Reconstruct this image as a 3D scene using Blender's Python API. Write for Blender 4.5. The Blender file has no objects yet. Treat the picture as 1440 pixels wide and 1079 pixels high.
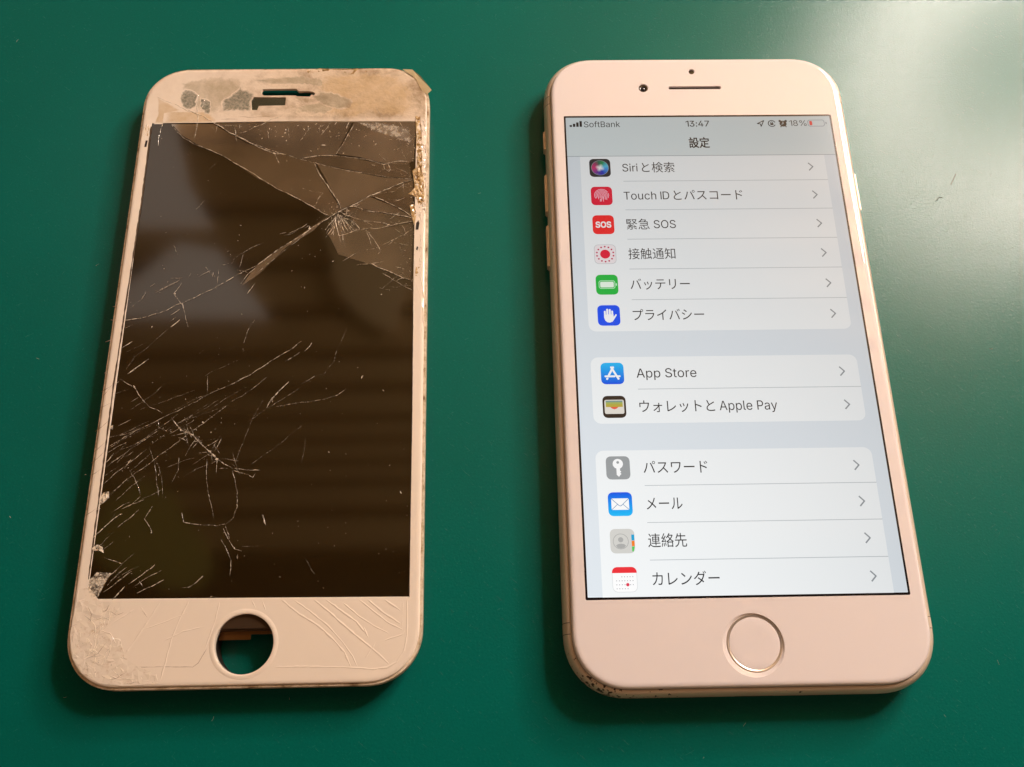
import bpy, bmesh, math, random, os
from mathutils import Vector, Matrix, geometry
random.seed(7)
S = bpy.context.scene
COL = S.collection
K = 0.001                                   # everything below is written in millimetres

# ------------------------------------------------------------------ camera
CAM_LOC = (-45.6961, -75.3185, 179.0926)
CAM_ROT = (0.36148, -0.013795, -0.018261)
F_PX, PW, PH = 1316.864, 1440.0, 1079.0
cd = bpy.data.cameras.new('camera')
cam = bpy.data.objects.new('camera', cd)
COL.objects.link(cam)
cam.location = [c * K for c in CAM_LOC]
cam.rotation_euler = CAM_ROT
cd.sensor_width = 36.0
cd.lens = 36.0 * F_PX / PW
cd.clip_start = 0.002
cd.clip_end = 20.0
S.camera = cam

# ------------------------------------------------------------------ world, exposure
w = bpy.data.worlds.new('World'); S.world = w; w.use_nodes = True
bg = w.node_tree.nodes['Background']
bg.inputs[0].default_value = (1.0, 0.56, 0.33, 1)
bg.inputs[1].default_value = 0.24
S.view_settings.view_transform = 'Standard'
S.view_settings.look = 'None'
S.view_settings.exposure = 0.18
S.view_settings.gamma = 1.0
LAMP_STRENGTH = 95.0
LAMP_COLOR = (1.0, 0.855, 0.755)
LAMP_POS = Vector((362, 398, 400))

# ------------------------------------------------------------------ materials
def mat(name, base=(.8, .8, .8), rough=.4, metal=0.0, coat=0.0, spec=.5, emit=None, estr=1.0, coat_rough=.03):
    m = bpy.data.materials.new(name); m.use_nodes = True
    b = m.node_tree.nodes['Principled BSDF']
    b.inputs['Base Color'].default_value = (*base, 1)
    b.inputs['Roughness'].default_value = rough
    b.inputs['Metallic'].default_value = metal
    b.inputs['Coat Weight'].default_value = coat
    b.inputs['Coat Roughness'].default_value = coat_rough
    b.inputs['Specular IOR Level'].default_value = spec
    if emit:
        b.inputs['Emission Color'].default_value = (*emit, 1)
        b.inputs['Emission Strength'].default_value = estr
    return m
def N(m, t, **kw):
    n = m.node_tree.nodes.new(t)
    for k, v in kw.items(): setattr(n, k, v)
    return n
def L(m, a, b): m.node_tree.links.new(a, b)
def P(m): return m.node_tree.nodes['Principled BSDF']
def mm_coord(m, scale=(1, 1, 1), loc=(0, 0, 0)):
    tc = N(m, 'ShaderNodeTexCoord'); mp = N(m, 'ShaderNodeMapping')
    mp.inputs['Scale'].default_value = [1000 * s for s in scale]
    mp.inputs['Location'].default_value = loc
    L(m, tc.outputs['Object'], mp.inputs['Vector'])
    return mp.outputs['Vector']
def noise(m, vec, scale, detail=4, rough=.55, dist=0):
    n = N(m, 'ShaderNodeTexNoise')
    n.inputs['Scale'].default_value = scale; n.inputs['Detail'].default_value = detail
    n.inputs['Roughness'].default_value = rough; n.inputs['Distortion'].default_value = dist
    L(m, vec, n.inputs['Vector']); return n.outputs['Fac']
def ramp(m, fac, stops, interp='LINEAR'):
    r = N(m, 'ShaderNodeValToRGB'); r.color_ramp.interpolation = interp
    e = r.color_ramp.elements
    while len(e) > 1: e.remove(e[-1])
    for i, (p, c) in enumerate(stops):
        x = e[0] if i == 0 else e.new(p)
        x.position = p; x.color = (*c, 1) if len(c) == 3 else c
    L(m, fac, r.inputs['Fac']); return r.outputs['Color']
def math_n(m, op, a, b=None, c=None):
    n = N(m, 'ShaderNodeMath', operation=op)
    for i, x in enumerate((a, b, c)):
        if x is None: continue
        if hasattr(x, 'node'): L(m, x, n.inputs[i])
        else: n.inputs[i].default_value = x
    return n.outputs[0]
def mixc(m, fac, a, b):
    n = N(m, 'ShaderNodeMix', data_type='RGBA')
    if hasattr(fac, 'node'): L(m, fac, n.inputs[0])
    else: n.inputs[0].default_value = fac
    for i, x in ((6, a), (7, b)):
        if hasattr(x, 'node'): L(m, x, n.inputs[i])
        else: n.inputs[i].default_value = (*x, 1)
    return n.outputs[2]
def bump(m, h, strength, dist):
    n = N(m, 'ShaderNodeBump'); n.inputs['Strength'].default_value = strength
    n.inputs['Distance'].default_value = dist
    L(m, h, n.inputs['Height']); L(m, n.outputs['Normal'], P(m).inputs['Normal']); return n.outputs['Normal']

# green work mat: rubbery sheet with a fine pebbled skin, faint scuffs
M_MAT = mat('green_rubber', rough=.30, spec=.29)
v = mm_coord(M_MAT)
big = noise(M_MAT, v, .012, 3); fine = noise(M_MAT, v, 2.3, 5, .6); mid = noise(M_MAT, v, .35, 4)
L(M_MAT, mixc(M_MAT, ramp(M_MAT, math_n(M_MAT, 'MULTIPLY_ADD', fine, .9, math_n(M_MAT, 'SUBTRACT', big, .45)), [(.3, (0, 0, 0)), (.7, (1, 1, 1))]), (.0012, .114, .090), (.0009, .134, .108)), P(M_MAT).inputs['Base Color'])
def scratches(rot, sx, sy, sc, lo):
    q0 = mm_coord(M_MAT); q0.node.inputs['Rotation'].default_value = (0, 0, rot)      # turn first, then stretch
    mp = N(M_MAT, 'ShaderNodeMapping'); mp.inputs['Scale'].default_value = (sx, sy, 1); L(M_MAT, q0, mp.inputs['Vector']); q = mp.outputs['Vector']
    return ramp(M_MAT, noise(M_MAT, q, sc, 3, .6, .3), [(lo, (0, 0, 0)), (lo + .06, (1, 1, 1))])
scr = math_n(M_MAT, 'MAXIMUM', math_n(M_MAT, 'MAXIMUM', scratches(.7, .30, 3.2, 1.0, .655), scratches(-.5, .36, 3.4, .9, .665)), scratches(2.0, .40, 3.6, 1.1, .665))
rg = math_n(M_MAT, 'MULTIPLY_ADD', ramp(M_MAT, fine, [(.3, (0, 0, 0)), (.7, (1, 1, 1))]), .13, .125)
L(M_MAT, math_n(M_MAT, 'ADD', rg, math_n(M_MAT, 'ADD', math_n(M_MAT, 'MULTIPLY', mid, .05), math_n(M_MAT, 'MULTIPLY', scr, .08))), P(M_MAT).inputs['Roughness'])
bump(M_MAT, math_n(M_MAT, 'ADD', fine, math_n(M_MAT, 'MULTIPLY', scr, .35)), .50, .00006)

# painted white glass of the intact phone
M_GLASS = mat('white_front_glass', (.80, .73, .72), .5, coat=1.0, spec=0)
# aluminium band with small chips near the lower corner
M_ALU = mat('anodised_aluminium', (.62, .50, .37), .40, metal=.45)
v = mm_coord(M_ALU)
sp = N(M_ALU, 'ShaderNodeSeparateXYZ'); L(M_ALU, v, sp.inputs[0])
low = math_n(M_ALU, 'MULTIPLY_ADD', sp.outputs[1], -.05, -2.75)            # grows below y = -55
low = math_n(M_ALU, 'MINIMUM', math_n(M_ALU, 'MAXIMUM', low, 0.0), 1.0)
lft = math_n(M_ALU, 'MINIMUM', math_n(M_ALU, 'MAXIMUM', math_n(M_ALU, 'MULTIPLY_ADD', sp.outputs[0], -.03, .1), .25), 1.0)
n1 = noise(M_ALU, v, 1.1, 3, .6)
thr = math_n(M_ALU, 'SUBTRACT', .80, math_n(M_ALU, 'MULTIPLY', math_n(M_ALU, 'MULTIPLY', low, lft), .42))
chip = math_n(M_ALU, 'GREATER_THAN', n1, thr)
wear = noise(M_ALU, v, .18, 4)
alu = mixc(M_ALU, wear, (.70, .585, .46), (.80, .69, .57))
L(M_ALU, mixc(M_ALU, chip, alu, (.05, .03, .018)), P(M_ALU).inputs['Base Color'])
L(M_ALU, math_n(M_ALU, 'SUBTRACT', .35, math_n(M_ALU, 'MULTIPLY', chip, .3)), P(M_ALU).inputs['Metallic'])
M_BAND = mat('antenna_plastic', (.66, .55, .43), .5)
M_GAP = mat('dark_gap', (.02, .012, .008), .6)
M_BLACK = mat('black_glass', (.006, .005, .006), .08, coat=.5)
M_BORDER = mat('screen_border', (.010, .007, .008), .12)
M_MESH = mat('speaker_mesh', (.035, .02, .013), .55)
M_RING = mat('button_ring_steel', (.90, .80, .71), .30, metal=.85)
M_BUTTON = mat('home_button_glass', (.80, .73, .72), .5, coat=1.0, spec=0)

# ------------------------------------------------------------------ mesh helpers
def obj(name, me, parent=None, **props):
    o = bpy.data.objects.new(name, me); COL.objects.link(o)
    if parent: o.parent = parent
    for k, x in props.items(): o[k] = x
    return o
def finish(name, bm, mats, parent=None, smooth=None, **props):
    bmesh.ops.recalc_face_normals(bm, faces=bm.faces) if props.pop('recalc', True) else None
    for vtx in bm.verts: vtx.co *= K
    me = bpy.data.meshes.new(name); bm.to_mesh(me); bm.free()
    for m in (mats if isinstance(mats, (list, tuple)) else [mats]): me.materials.append(m)
    if smooth is not None:
        me.polygons.foreach_set('use_smooth', [True] * len(me.polygons))
        me.set_sharp_from_angle(angle=math.radians(smooth))
    return obj(name, me, parent, **props)
def rrect(a, b, r, n=10, sq=2.0, cx=0, cy=0):
    r = max(r, .01); out = []
    for qx, qy, a0 in ((1, 1, 0), (-1, 1, 90), (-1, -1, 180), (1, -1, 270)):
        for i in range(n + 1):
            t = math.radians(a0 + 90 * i / n); c, s = math.cos(t), math.sin(t)
            ex = math.copysign(abs(c) ** (2 / sq), c); ey = math.copysign(abs(s) ** (2 / sq), s)
            p = (cx + qx * (a - r) + r * ex, cy + qy * (b - r) + r * ey)
            if not out or math.dist(p, out[-1]) > 1e-3: out.append(p)
    if math.dist(out[0], out[-1]) <= 1e-3: out.pop()
    return out
def circ(cx, cy, r, n=32): return [(cx + r * math.cos(2 * math.pi * i / n), cy + r * math.sin(2 * math.pi * i / n)) for i in range(n)]
def loop(bm, pts, z): return [bm.verts.new((x, y, z)) for x, y in pts]
def bridge(bm, A, B, mi=0):
    n = len(A)
    for i in range(n):
        f = bm.faces.new((A[i], A[(i + 1) % n], B[(i + 1) % n], B[i])); f.material_index = mi
def lathe(bm, prof, cx, cy, n=48, mis=None, cap=True):
    prev = None
    for k, (r, z) in enumerate(prof):
        L_ = loop(bm, circ(cx, cy, r, n), z)
        if prev: bridge(bm, prev, L_, mis[k - 1] if mis else 0)
        prev = L_
    if cap:
        f = bm.faces.new(prev); f.material_index = mis[-1] if mis else 0
def inside(p, pl):
    c = False; n = len(pl)
    for i in range(n):
        a, b = pl[i], pl[i - 1]
        if (a[1] > p[1]) != (b[1] > p[1]) and p[0] < (b[0] - a[0]) * (p[1] - a[1]) / (b[1] - a[1]) + a[0]: c = not c
    return c
def fill_holes(bm, loops):
    """triangulate the region inside loops[0] and outside the others"""
    vs = [x for lp in loops for x in lp]; eds = []; k = 0
    for lp in loops:
        n = len(lp); eds += [(k + i, k + (i + 1) % n) for i in range(n)]; k += n
    pls = [[(x.co.x, x.co.y) for x in lp] for lp in loops]
    ov, _, of, orig, _, _ = geometry.delaunay_2d_cdt([Vector((x.co.x, x.co.y)) for x in vs], eds, [], 0, 1e-5)
    for f in of:
        c = sum((ov[i] for i in f), Vector((0, 0))) / 3
        if inside(c, pls[0]) and not any(inside(c, h) for h in pls[1:]):
            q = [vs[orig[i][0]] if orig[i] else min(vs, key=lambda x: (x.co.xy - ov[i]).length) for i in f]
            if len(set(q)) == 3 and not bm.faces.get(q): bm.faces.new(q)
def rim_plate(name, outline, prof, holes, zbot, mats, parent, smooth=40, hole_ch=.12, **props):
    """outline(d) -> points inset by d; prof [(inset, z)...] from the outside in; holes: list of 2-D loops cut through"""
    bm = bmesh.new(); prev = None
    for d, z in prof:
        lp = loop(bm, outline(d), z)
        if prev: bridge(bm, prev, lp)
        prev = lp
    ztop = prof[-1][1]
    tops = [prev]
    for h in holes:
        c = Vector((sum(p[0] for p in h) / len(h), sum(p[1] for p in h) / len(h)))
        t = loop(bm, h, ztop); tops.append(t)
        inn = []
        for p in h:
            dv = Vector(p) - c; ln = dv.length
            inn.append(tuple(c + dv * (1 - hole_ch / max(ln, .2))))
        m_ = loop(bm, inn, ztop - hole_ch); bt = loop(bm, inn, zbot)
        bridge(bm, t, m_); bridge(bm, m_, bt)
    fill_holes(bm, tops)
    return finish(name, bm, mats, parent, smooth, **props)
def box_bm(bm, x0, x1, y0, y1, z0, z1, mi=0, bev=0):
    r = bmesh.ops.create_cube(bm, size=1.0)
    for vtx in r['verts']:
        vtx.co = Vector(((x0 + x1) / 2 + vtx.co.x * (x1 - x0), (y0 + y1) / 2 + vtx.co.y * (y1 - y0), (z0 + z1) / 2 + vtx.co.z * (z1 - z0)))
    if bev:
        es = list({e for vtx in r['verts'] for e in vtx.link_edges})
        bmesh.ops.bevel(bm, geom=es, offset=bev, segments=2, affect='EDGES')
def poly(bm, pts, z, mi=0):
    vs = [bm.verts.new((p[0], p[1], z if len(p) < 3 else p[2])) for p in pts]
    f = bm.faces.new(vs); f.material_index = mi; f.normal_update()
    if f.normal.z < 0: f.normal_flip()
    return f
def flat_stroke(bm, pts, wd, z, mi=0, closed=False):
    n = len(pts)
    for i in range(n if closed else n - 1):
        a, b = Vector(pts[i]), Vector(pts[(i + 1) % n]); d = (b - a)
        if d.length < 1e-6: continue
        d.normalize(); nn = Vector((-d.y, d.x)) * wd / 2
        poly(bm, [tuple(a + nn - d * wd * .25), tuple(b + nn + d * wd * .25), tuple(b - nn + d * wd * .25), tuple(a - nn - d * wd * .25)], z, mi)

# ------------------------------------------------------------------ the surface and the room that lights it
bm = bmesh.new()
box_bm(bm, -520, 620, -420, 760, -3, 0, 0, .8)
table = finish('table', bm, M_MAT, None, 40, kind='structure')

M_BOARD = mat('brown_ceiling_boards', (.42, .22, .09), .5)
v = mm_coord(M_BOARD, (.06, 1, 1)); L(M_BOARD, mixc(M_BOARD, noise(M_BOARD, v, .08, 5), (.52, .32, .13), (.64, .42, .20)), P(M_BOARD).inputs['Base Color'])
M_GLOW = mat('added_glow', (.7, .7, .7), .6, emit=(1.0, .80, .66), estr=.72)
M_VOID = mat('dark_ceiling_void', (.03, .017, .01), .8)
ZC = 640
bm = bmesh.new(); box_bm(bm, -900, 760, -420, 1000, ZC + 22, ZC + 30)
ceiling = finish('ceiling', bm, M_VOID, None, kind='structure')
edges = [74, 112, 138, 157, 177, 198, 228, 261, 305, 355, 418, 500, 600, 720, 860, 990]
for y0, y1 in zip(edges, edges[1:]):
    g = min(9, (y1 - y0) * .14)
    bm = bmesh.new(); box_bm(bm, -880, 740, y0 + g, y1 - g, ZC, ZC + 20, 0, 2); finish('board', bm, M_BOARD, ceiling, 30)
# unseen glowing shapes added overhead so the black panel mirrors a grey field
bm = bmesh.new()
for pts in ([(-420, 396), (-385, 396), (-318, 396), (-348, 447), (-368, 520), (-420, 524)], [(-420, 299), (-256, 297), (-306, 364), (-345, 372), (-366, 350), (-388, 328), (-420, 326)]):
    lo_ = [bm.verts.new((x, y, ZC - 16)) for x, y in pts]; hi_ = [bm.verts.new((x, y, ZC - 1)) for x, y in pts]
    bm.faces.new(lo_); bm.faces.new(hi_); bridge(bm, lo_, hi_)
finish('added_glow_shape', bm, M_GLOW, ceiling, kind='stuff')
# unseen tan and olive shapes, made up so the black panel mirrors rounded fields
for pts, c_ in (([(-213, 409), (-208, 381), (-198, 360), (-198, 337), (-188, 316), (-167, 295), (-142, 280), (-134, 284), (-134, 306), (-125, 330), (-115, 408)], (.92, .66, .36)),
                ([(-396, 83), (-383, 123), (-355, 144), (-332, 132), (-313, 106), (-293, 81), (-288, 63), (-296, 47), (-320, 45), (-345, 55), (-376, 65)], (.60, .56, .14))):
    bm = bmesh.new(); lo_ = [bm.verts.new((x, y, ZC - 8)) for x, y in pts]; hi_ = [bm.verts.new((x, y, ZC - 2)) for x, y in pts]
    bm.faces.new(lo_); bm.faces.new(hi_); bridge(bm, lo_, hi_); finish('added_mirror_shape', bm, mat('added_mirror_shape', c_, .7), ceiling)

# circular fluorescent tube: what the mat's glare shows
M_TUBE = mat('lit_tube', (.9, .9, .9), .5, emit=LAMP_COLOR, estr=LAMP_STRENGTH)
lamp = bpy.data.objects.new('ring_lamp', None); COL.objects.link(lamp)
lamp.location = LAMP_POS * K
lamp['label'] = 'circular fluorescent tube whose glare lies on the green mat'; lamp['category'] = 'lamp'
lamp.rotation_euler = (-(LAMP_POS - Vector((0, 0, 0)))).to_track_quat('-Z', 'Y').to_euler()
bm = bmesh.new(); NR, NT, RR, TR = 56, 10, 112, 14
rings = []
for i in range(NR):
    a = 2 * math.pi * i / NR
    rings.append([bm.verts.new(((RR + TR * math.cos(t)) * math.cos(a), (RR + TR * math.cos(t)) * math.sin(a), TR * math.sin(t))) for t in [2 * math.pi * k / NT for k in range(NT)]])
for i in range(NR): bridge(bm, rings[i], rings[(i + 1) % NR])
finish('tube', bm, M_TUBE, lamp, 60)
bm = bmesh.new(); box_bm(bm, RR - 22, RR + 22, -14, 14, -17, 17, 0, 3)
finish('socket', bm, mat('white_lamp_plastic', (.8, .8, .78), .4), lamp, 40)

# ================================================================== intact phone (origin at its centre on the mat)
phone = bpy.data.objects.new('smartphone', None); COL.objects.link(phone)
phone['label'] = 'working white smartphone with its lit settings list on screen'; phone['category'] = 'phone'
PA, PB, PR = 33.65, 69.2, 11.2
po = lambda d: rrect(PA - d, PB - d, PR - d, 14, 2.15)
bm = bmesh.new(); prev = None
for d, z in [(3.2, .02), (1.7, .15), (.75, .7), (.2, 1.7), (0, 2.8), (0, 4.1), (.12, 4.9), (.4, 5.6), (.8, 6.1), (1.16, 6.31), (1.29, 6.31), (1.33, 6.1), (1.5, 5.5)]:
    lp = loop(bm, po(d), z)
    if prev: bridge(bm, prev, lp)
    else: bm.faces.new(lp)
    prev = lp
frame = finish('frame', bm, M_ALU, phone, 50)
# front glass
HB = (0.0, -60.7); HC = (.30, -60.38)
slot = rrect(5.95, .42, .42, 6, 2, 0, 59.8)
rim_plate('front_glass', po, [(1.37, 5.6), (1.36, 6.40), (1.39, 6.62), (1.48, 6.86), (1.66, 7.05), (1.95, 7.16), (2.3, 7.2), (2.5, 7.2)],
          [circ(*HB, 5.55, 56), slot, circ(-11.55, 59.8, 1.12, 24), circ(-.35, 64.2, .74, 20)], 6.5, M_GLASS, phone, 40)
# home button
bm = bmesh.new()
A = loop(bm, circ(*HB, 5.5, 64), 7.14); B = loop(bm, circ(HB[0] + .30, HB[1] + .32, 5.0, 64), 6.86); bridge(bm, A, B)
bezel_ring = finish('home_button', bm, M_BUTTON, phone, 60)
bm = bmesh.new(); lathe(bm, [(5.05, 6.82), (5.03, 6.92), (4.94, 6.98), (4.74, 6.98), (4.60, 6.91), (4.56, 6.8)], *HC, 64, cap=False)
finish('ring', bm, M_RING, bezel_ring, 30)
bm = bmesh.new(); lathe(bm, [(4.55, 6.8), (4.54, 6.9), (4.4, 6.92), (3, 6.90), (1.2, 6.89)], *HC, 64)
finish('button_face', bm, M_BUTTON, bezel_ring, 50)
# earpiece, camera, sensor
bm = bmesh.new(); poly(bm, rrect(6.2, .65, .5, 6, 2, 0, 59.8), 6.75); ear = finish('earpiece', bm, M_MESH, phone)
bm = bmesh.new(); lathe(bm, [(1.15, 6.9), (.95, 6.98), (.55, 6.88), (.52, 6.8)], -11.55, 59.8, 24); fc = finish('front_camera', bm, M_BLACK, phone, 40)
bm = bmesh.new(); lathe(bm, [(.5, 6.86), (.38, 6.98), (.2, 7.03), (.05, 7.04)], -11.55, 59.8, 20); finish('lens', bm, mat('lens_glass', (.01, .015, .03), .04, coat=1), fc, 60)
bm = bmesh.new(); lathe(bm, [(.78, 6.9), (.4, 6.95), (.1, 6.95)], -.35, 64.2, 20); finish('sensor', bm, M_BLACK, phone, 40)
# side buttons
def side_button(name, side, y0, y1, out=.48):
    bm = bmesh.new(); x0 = PA - .6; x1 = PA + out
    box_bm(bm, x0 * side if side > 0 else -x1, x1 if side > 0 else -x0, y1, y0, 2.3, 4.5, 0, .22)
    o = finish(name, bm, M_ALU, frame, 40)
    bm = bmesh.new()
    return o
side_button('mute_switch', -1, 50.6, 45.6, .40)
side_button('volume_button', -1, 39.3, 29.8)
side_button('volume_button', -1, 26.7, 16.8)
side_button('power_button', 1, 39.0, 29.7)
# antenna bands: plastic strips set into the side with a fine joint either side
def antenna(side, yc):
    bm = bmesh.new()
    for k, (ya, yb, e, mi) in enumerate([(-.95, .95, .015, 0), (-1.06, -.95, .01, 1), (.95, 1.06, .01, 1)]):
        prev = None
        for d, z in [(1.7, .15), (.75, .7), (.2, 1.7), (0, 2.8), (0, 4.1), (.12, 4.9), (.4, 5.6), (.8, 6.1), (1.15, 6.32)]:
            x = side * (PA - d + e); zz = z + (e if z > 4.5 else 0)
            row = [bm.verts.new((x - side * xo(yc + ya), yc + ya, zz)), bm.verts.new((x - side * xo(yc + yb), yc + yb, zz))]
            if prev: bm.faces.new((prev[0], prev[1], row[1], row[0])).material_index = mi
            prev = row
    finish('antenna_band', bm, [M_BAND, M_GAP], frame, 50)
def xo(yy):                                                    # how far the outline has already curved in at y
    t = abs(yy) - (PB - PR)
    if t <= 0: return 0
    return PR * (1 - (1 - (t / PR) ** 2.15) ** (1 / 2.15))
for sd in (-1, 1):
    antenna(sd, -57.2); antenna(sd, 57.4)
# bottom edge: speaker and socket openings just under the lip
bm = bmesh.new(); box_bm(bm, -4.3, 4.3, -PB - .03, -PB + 1, 2.2, 4.6, 0, .9); finish('charging_port', bm, M_GAP, phone, 40)

# ------------------------------------------------------------------ the lit display
PT = 58.44 / 375
def ux(x): return -29.22 + x * PT
def uy(y): return 51.97 - y * PT
def U(pts): return [(ux(a), uy(b)) for a, b in pts]
ZD = 7.215
INK = {}
def lcd_emission(m, col_socket_or_rgb, strength=1.0):
    """a backlit panel: brightness falls off with the viewing angle, as such panels do"""
    g = N(m, 'ShaderNodeNewGeometry'); d = N(m, 'ShaderNodeVectorMath', operation='DOT_PRODUCT')
    L(m, g.outputs['Normal'], d.inputs[0]); L(m, g.outputs['Incoming'], d.inputs[1])
    s = math_n(m, 'MULTIPLY', math_n(m, 'POWER', math_n(m, 'ABSOLUTE', d.outputs['Value']), 2.6), strength)
    L(m, s, P(m).inputs['Emission Strength'])
    if hasattr(col_socket_or_rgb, 'node'): L(m, col_socket_or_rgb, P(m).inputs['Emission Color'])
    else: P(m).inputs['Emission Color'].default_value = (*col_socket_or_rgb, 1)
SCREEN = .91
def ink(name, rgb):
    if name not in INK:
        m = mat('screen_' + name, (.004, .004, .004), .12, spec=.35); lcd_emission(m, rgb, SCREEN); INK[name] = m
    return INK[name]
def srgb(r, g, b):
    f = lambda c: (c / 255 / 12.92 if c / 255 <= .04045 else ((c / 255 + .055) / 1.055) ** 2.4)
    return (f(r), f(g), f(b))
I_BG = ink('page', srgb(227, 234, 240)); I_CARD = ink('card', srgb(246, 249, 250)); I_NAV = ink('bar', srgb(222, 231, 232))
I_TXT = ink('text', srgb(40, 40, 44)); I_LINE = ink('line', srgb(188, 194, 198)); I_CHEV = ink('chevron', srgb(150, 156, 160))
I_WHITE = ink('white', (1, 1, 1)); I_RED = ink('red', srgb(250, 42, 48)); I_PINK = ink('crimson', srgb(235, 30, 66))
I_GREEN = ink('green', srgb(20, 190, 70)); I_BLUE = ink('blue', srgb(0, 84, 250)); I_GREY = ink('grey', srgb(158, 162, 164))
I_DARK = ink('dark', srgb(52, 42, 36)); I_NAVL = ink('bar_line', srgb(170, 178, 180))

bm = bmesh.new(); poly(bm, rrect(29.6, 52.4, .25, 3), ZD); display = finish('display', bm, M_BORDER, phone)
bm = bmesh.new(); poly(bm, rrect(29.2, 51.95, .1, 2), ZD + .012); finish('page_background', bm, I_BG, display)
Z1, Z2, Z3, Z4, Z5 = (ZD + .012 * k for k in (2, 3, 4, 5, 6))
def card(y0, y1, rt, rb):
    bm = bmesh.new(); pts = []
    x0, x1 = 17.5, 358.5
    for cx, cy, r, a0 in ((x1, y0, rt, -90), (x1, y1, rb, 0), (x0, y1, rb, 90), (x0, y0, rt, 180)):
        sx = -1 if cx == x1 else 1; sy = 1 if cy == y0 else -1
        if r == 0: pts.append((cx, cy)); continue
        for i in range(9):
            t = math.radians(a0 + i * 90 / 8); pts.append((cx + sx * r + r * math.cos(t), cy + sy * r + r * math.sin(t)))
    poly(bm, U(pts), Z1); finish('list_card', bm, I_CARD, display)
card(64.5, 330, 0, 10); card(366, 455, 10, 10); card(489.8, 667, 10, 0)
bm = bmesh.new(); poly(bm, U([(0, 0.4), (374.6, .4), (374.6, 64.2), (0, 64.2)]), Z1 + .003); finish('navigation_bar', bm, I_NAV, display)
bm = bmesh.new(); poly(bm, U([(0, 64.0), (374.6, 64.0), (374.6, 65.0), (0, 65.0)]), Z2); finish('bar_line', bm, I_NAVL, display)
ROWS = [83.4, 128.2, 173.0, 217.9, 263.0, 307.4, 388.2, 433.0, 511.8, 556.9, 601.6, 646.8]
for a in (105.2, 150.4, 195.6, 240.4, 285.3, 409.8, 534.4, 579.8, 624.6):
    bm = bmesh.new(); poly(bm, U([(75.5, a - .4), (358.5, a - .4), (358.5, a + .4), (75.5, a + .4)]), Z2)
    finish('divider_line', bm, I_LINE, display)
for a in ROWS:
    bm = bmesh.new(); flat_stroke(bm, U([(334.6, a - 5.2), (340.2, a + .6), (334.6, a + 6.4)]), .27, Z2); finish('chevron', bm, I_CHEV, display)

# fonts: the two that Blender itself ships with
def ship_font(f):
    try: return bpy.data.fonts.load(os.path.join(bpy.utils.system_resource('DATAFILES'), 'fonts', f))
    except Exception: return None
F_LATIN, F_CJK = ship_font('Inter.woff2'), ship_font('Noto Sans CJK Regular.woff2')
def text_run(s, font):
    """outline points and triangles of a string: contours filled by the non-zero rule (the font's strokes overlap)"""
    c = bpy.data.curves.new('lettering', 'FONT'); c.body = s; c.size = 1.0; c.resolution_u = 4; c.fill_mode = 'NONE'
    if font: c.font = font
    o = bpy.data.objects.new('lettering', c); COL.objects.link(o)
    dg = bpy.context.evaluated_depsgraph_get(); me = bpy.data.meshes.new_from_object(o.evaluated_get(dg))
    bpy.data.objects.remove(o); bpy.data.curves.remove(c)
    co = [x.co.xy.copy() for x in me.vertices]; nxt = {}
    for e in me.edges: nxt.setdefault(e.vertices[0], []).append(e.vertices[1]); nxt.setdefault(e.vertices[1], []).append(e.vertices[0])
    bpy.data.meshes.remove(me)
    loops, seen = [], set()
    for i in range(len(co)):
        if i in seen: continue
        lp, cur = [i], i; seen.add(i)
        while True:
            q = [j for j in nxt.get(cur, []) if j not in seen]
            if not q: break
            cur = (cur + 1) if (cur + 1) in q else min(q); seen.add(cur); lp.append(cur)
        if len(lp) > 2: loops.append(lp)
    def wind(p, lp):
        w_ = 0; n = len(lp)
        for k in range(n):
            a_, b_ = co[lp[k]], co[lp[(k + 1) % n]]
            cr = (b_.x - a_.x) * (p.y - a_.y) - (p.x - a_.x) * (b_.y - a_.y)
            if a_.y <= p.y < b_.y and cr > 0: w_ += 1
            elif b_.y <= p.y < a_.y and cr < 0: w_ -= 1
        return w_
    boxes = [(min(co[i].x for i in lp), max(co[i].x for i in lp)) for lp in loops]
    V_, F_ = [], []; done = [False] * len(loops)
    for a_ in range(len(loops)):                       # one glyph cluster (overlapping in x) at a time
        if done[a_]: continue
        grp = [a_]; lo, hi = boxes[a_]; done[a_] = True; grown = True
        while grown:
            grown = False
            for b_ in range(len(loops)):
                if not done[b_] and boxes[b_][0] < hi and boxes[b_][1] > lo:
                    done[b_] = True; grp.append(b_); lo, hi = min(lo, boxes[b_][0]), max(hi, boxes[b_][1]); grown = True
        pts, eds = [], []
        for g in grp:
            k0 = len(pts); n = len(loops[g]); pts += [co[i] for i in loops[g]]; eds += [(k0 + i, k0 + (i + 1) % n) for i in range(n)]
        ov, _, of, *_r = geometry.delaunay_2d_cdt(pts, eds, [], 0, 1e-6)
        k0 = len(V_); V_ += [(q.x, q.y) for q in ov]
        for f in of:
            cc = sum((ov[i] for i in f), Vector((0, 0))) / len(f)
            if sum(wind(cc, loops[g]) for g in grp): F_.append(tuple(i + k0 for i in f))
    return V_, F_
CAPS = {}
def cap_of(font, ref):
    if font not in CAPS:
        vv, _ = text_run(ref, font); CAPS[font] = (min(y for _, y in vv), max(y for _, y in vv))
    return CAPS[font]
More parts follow.
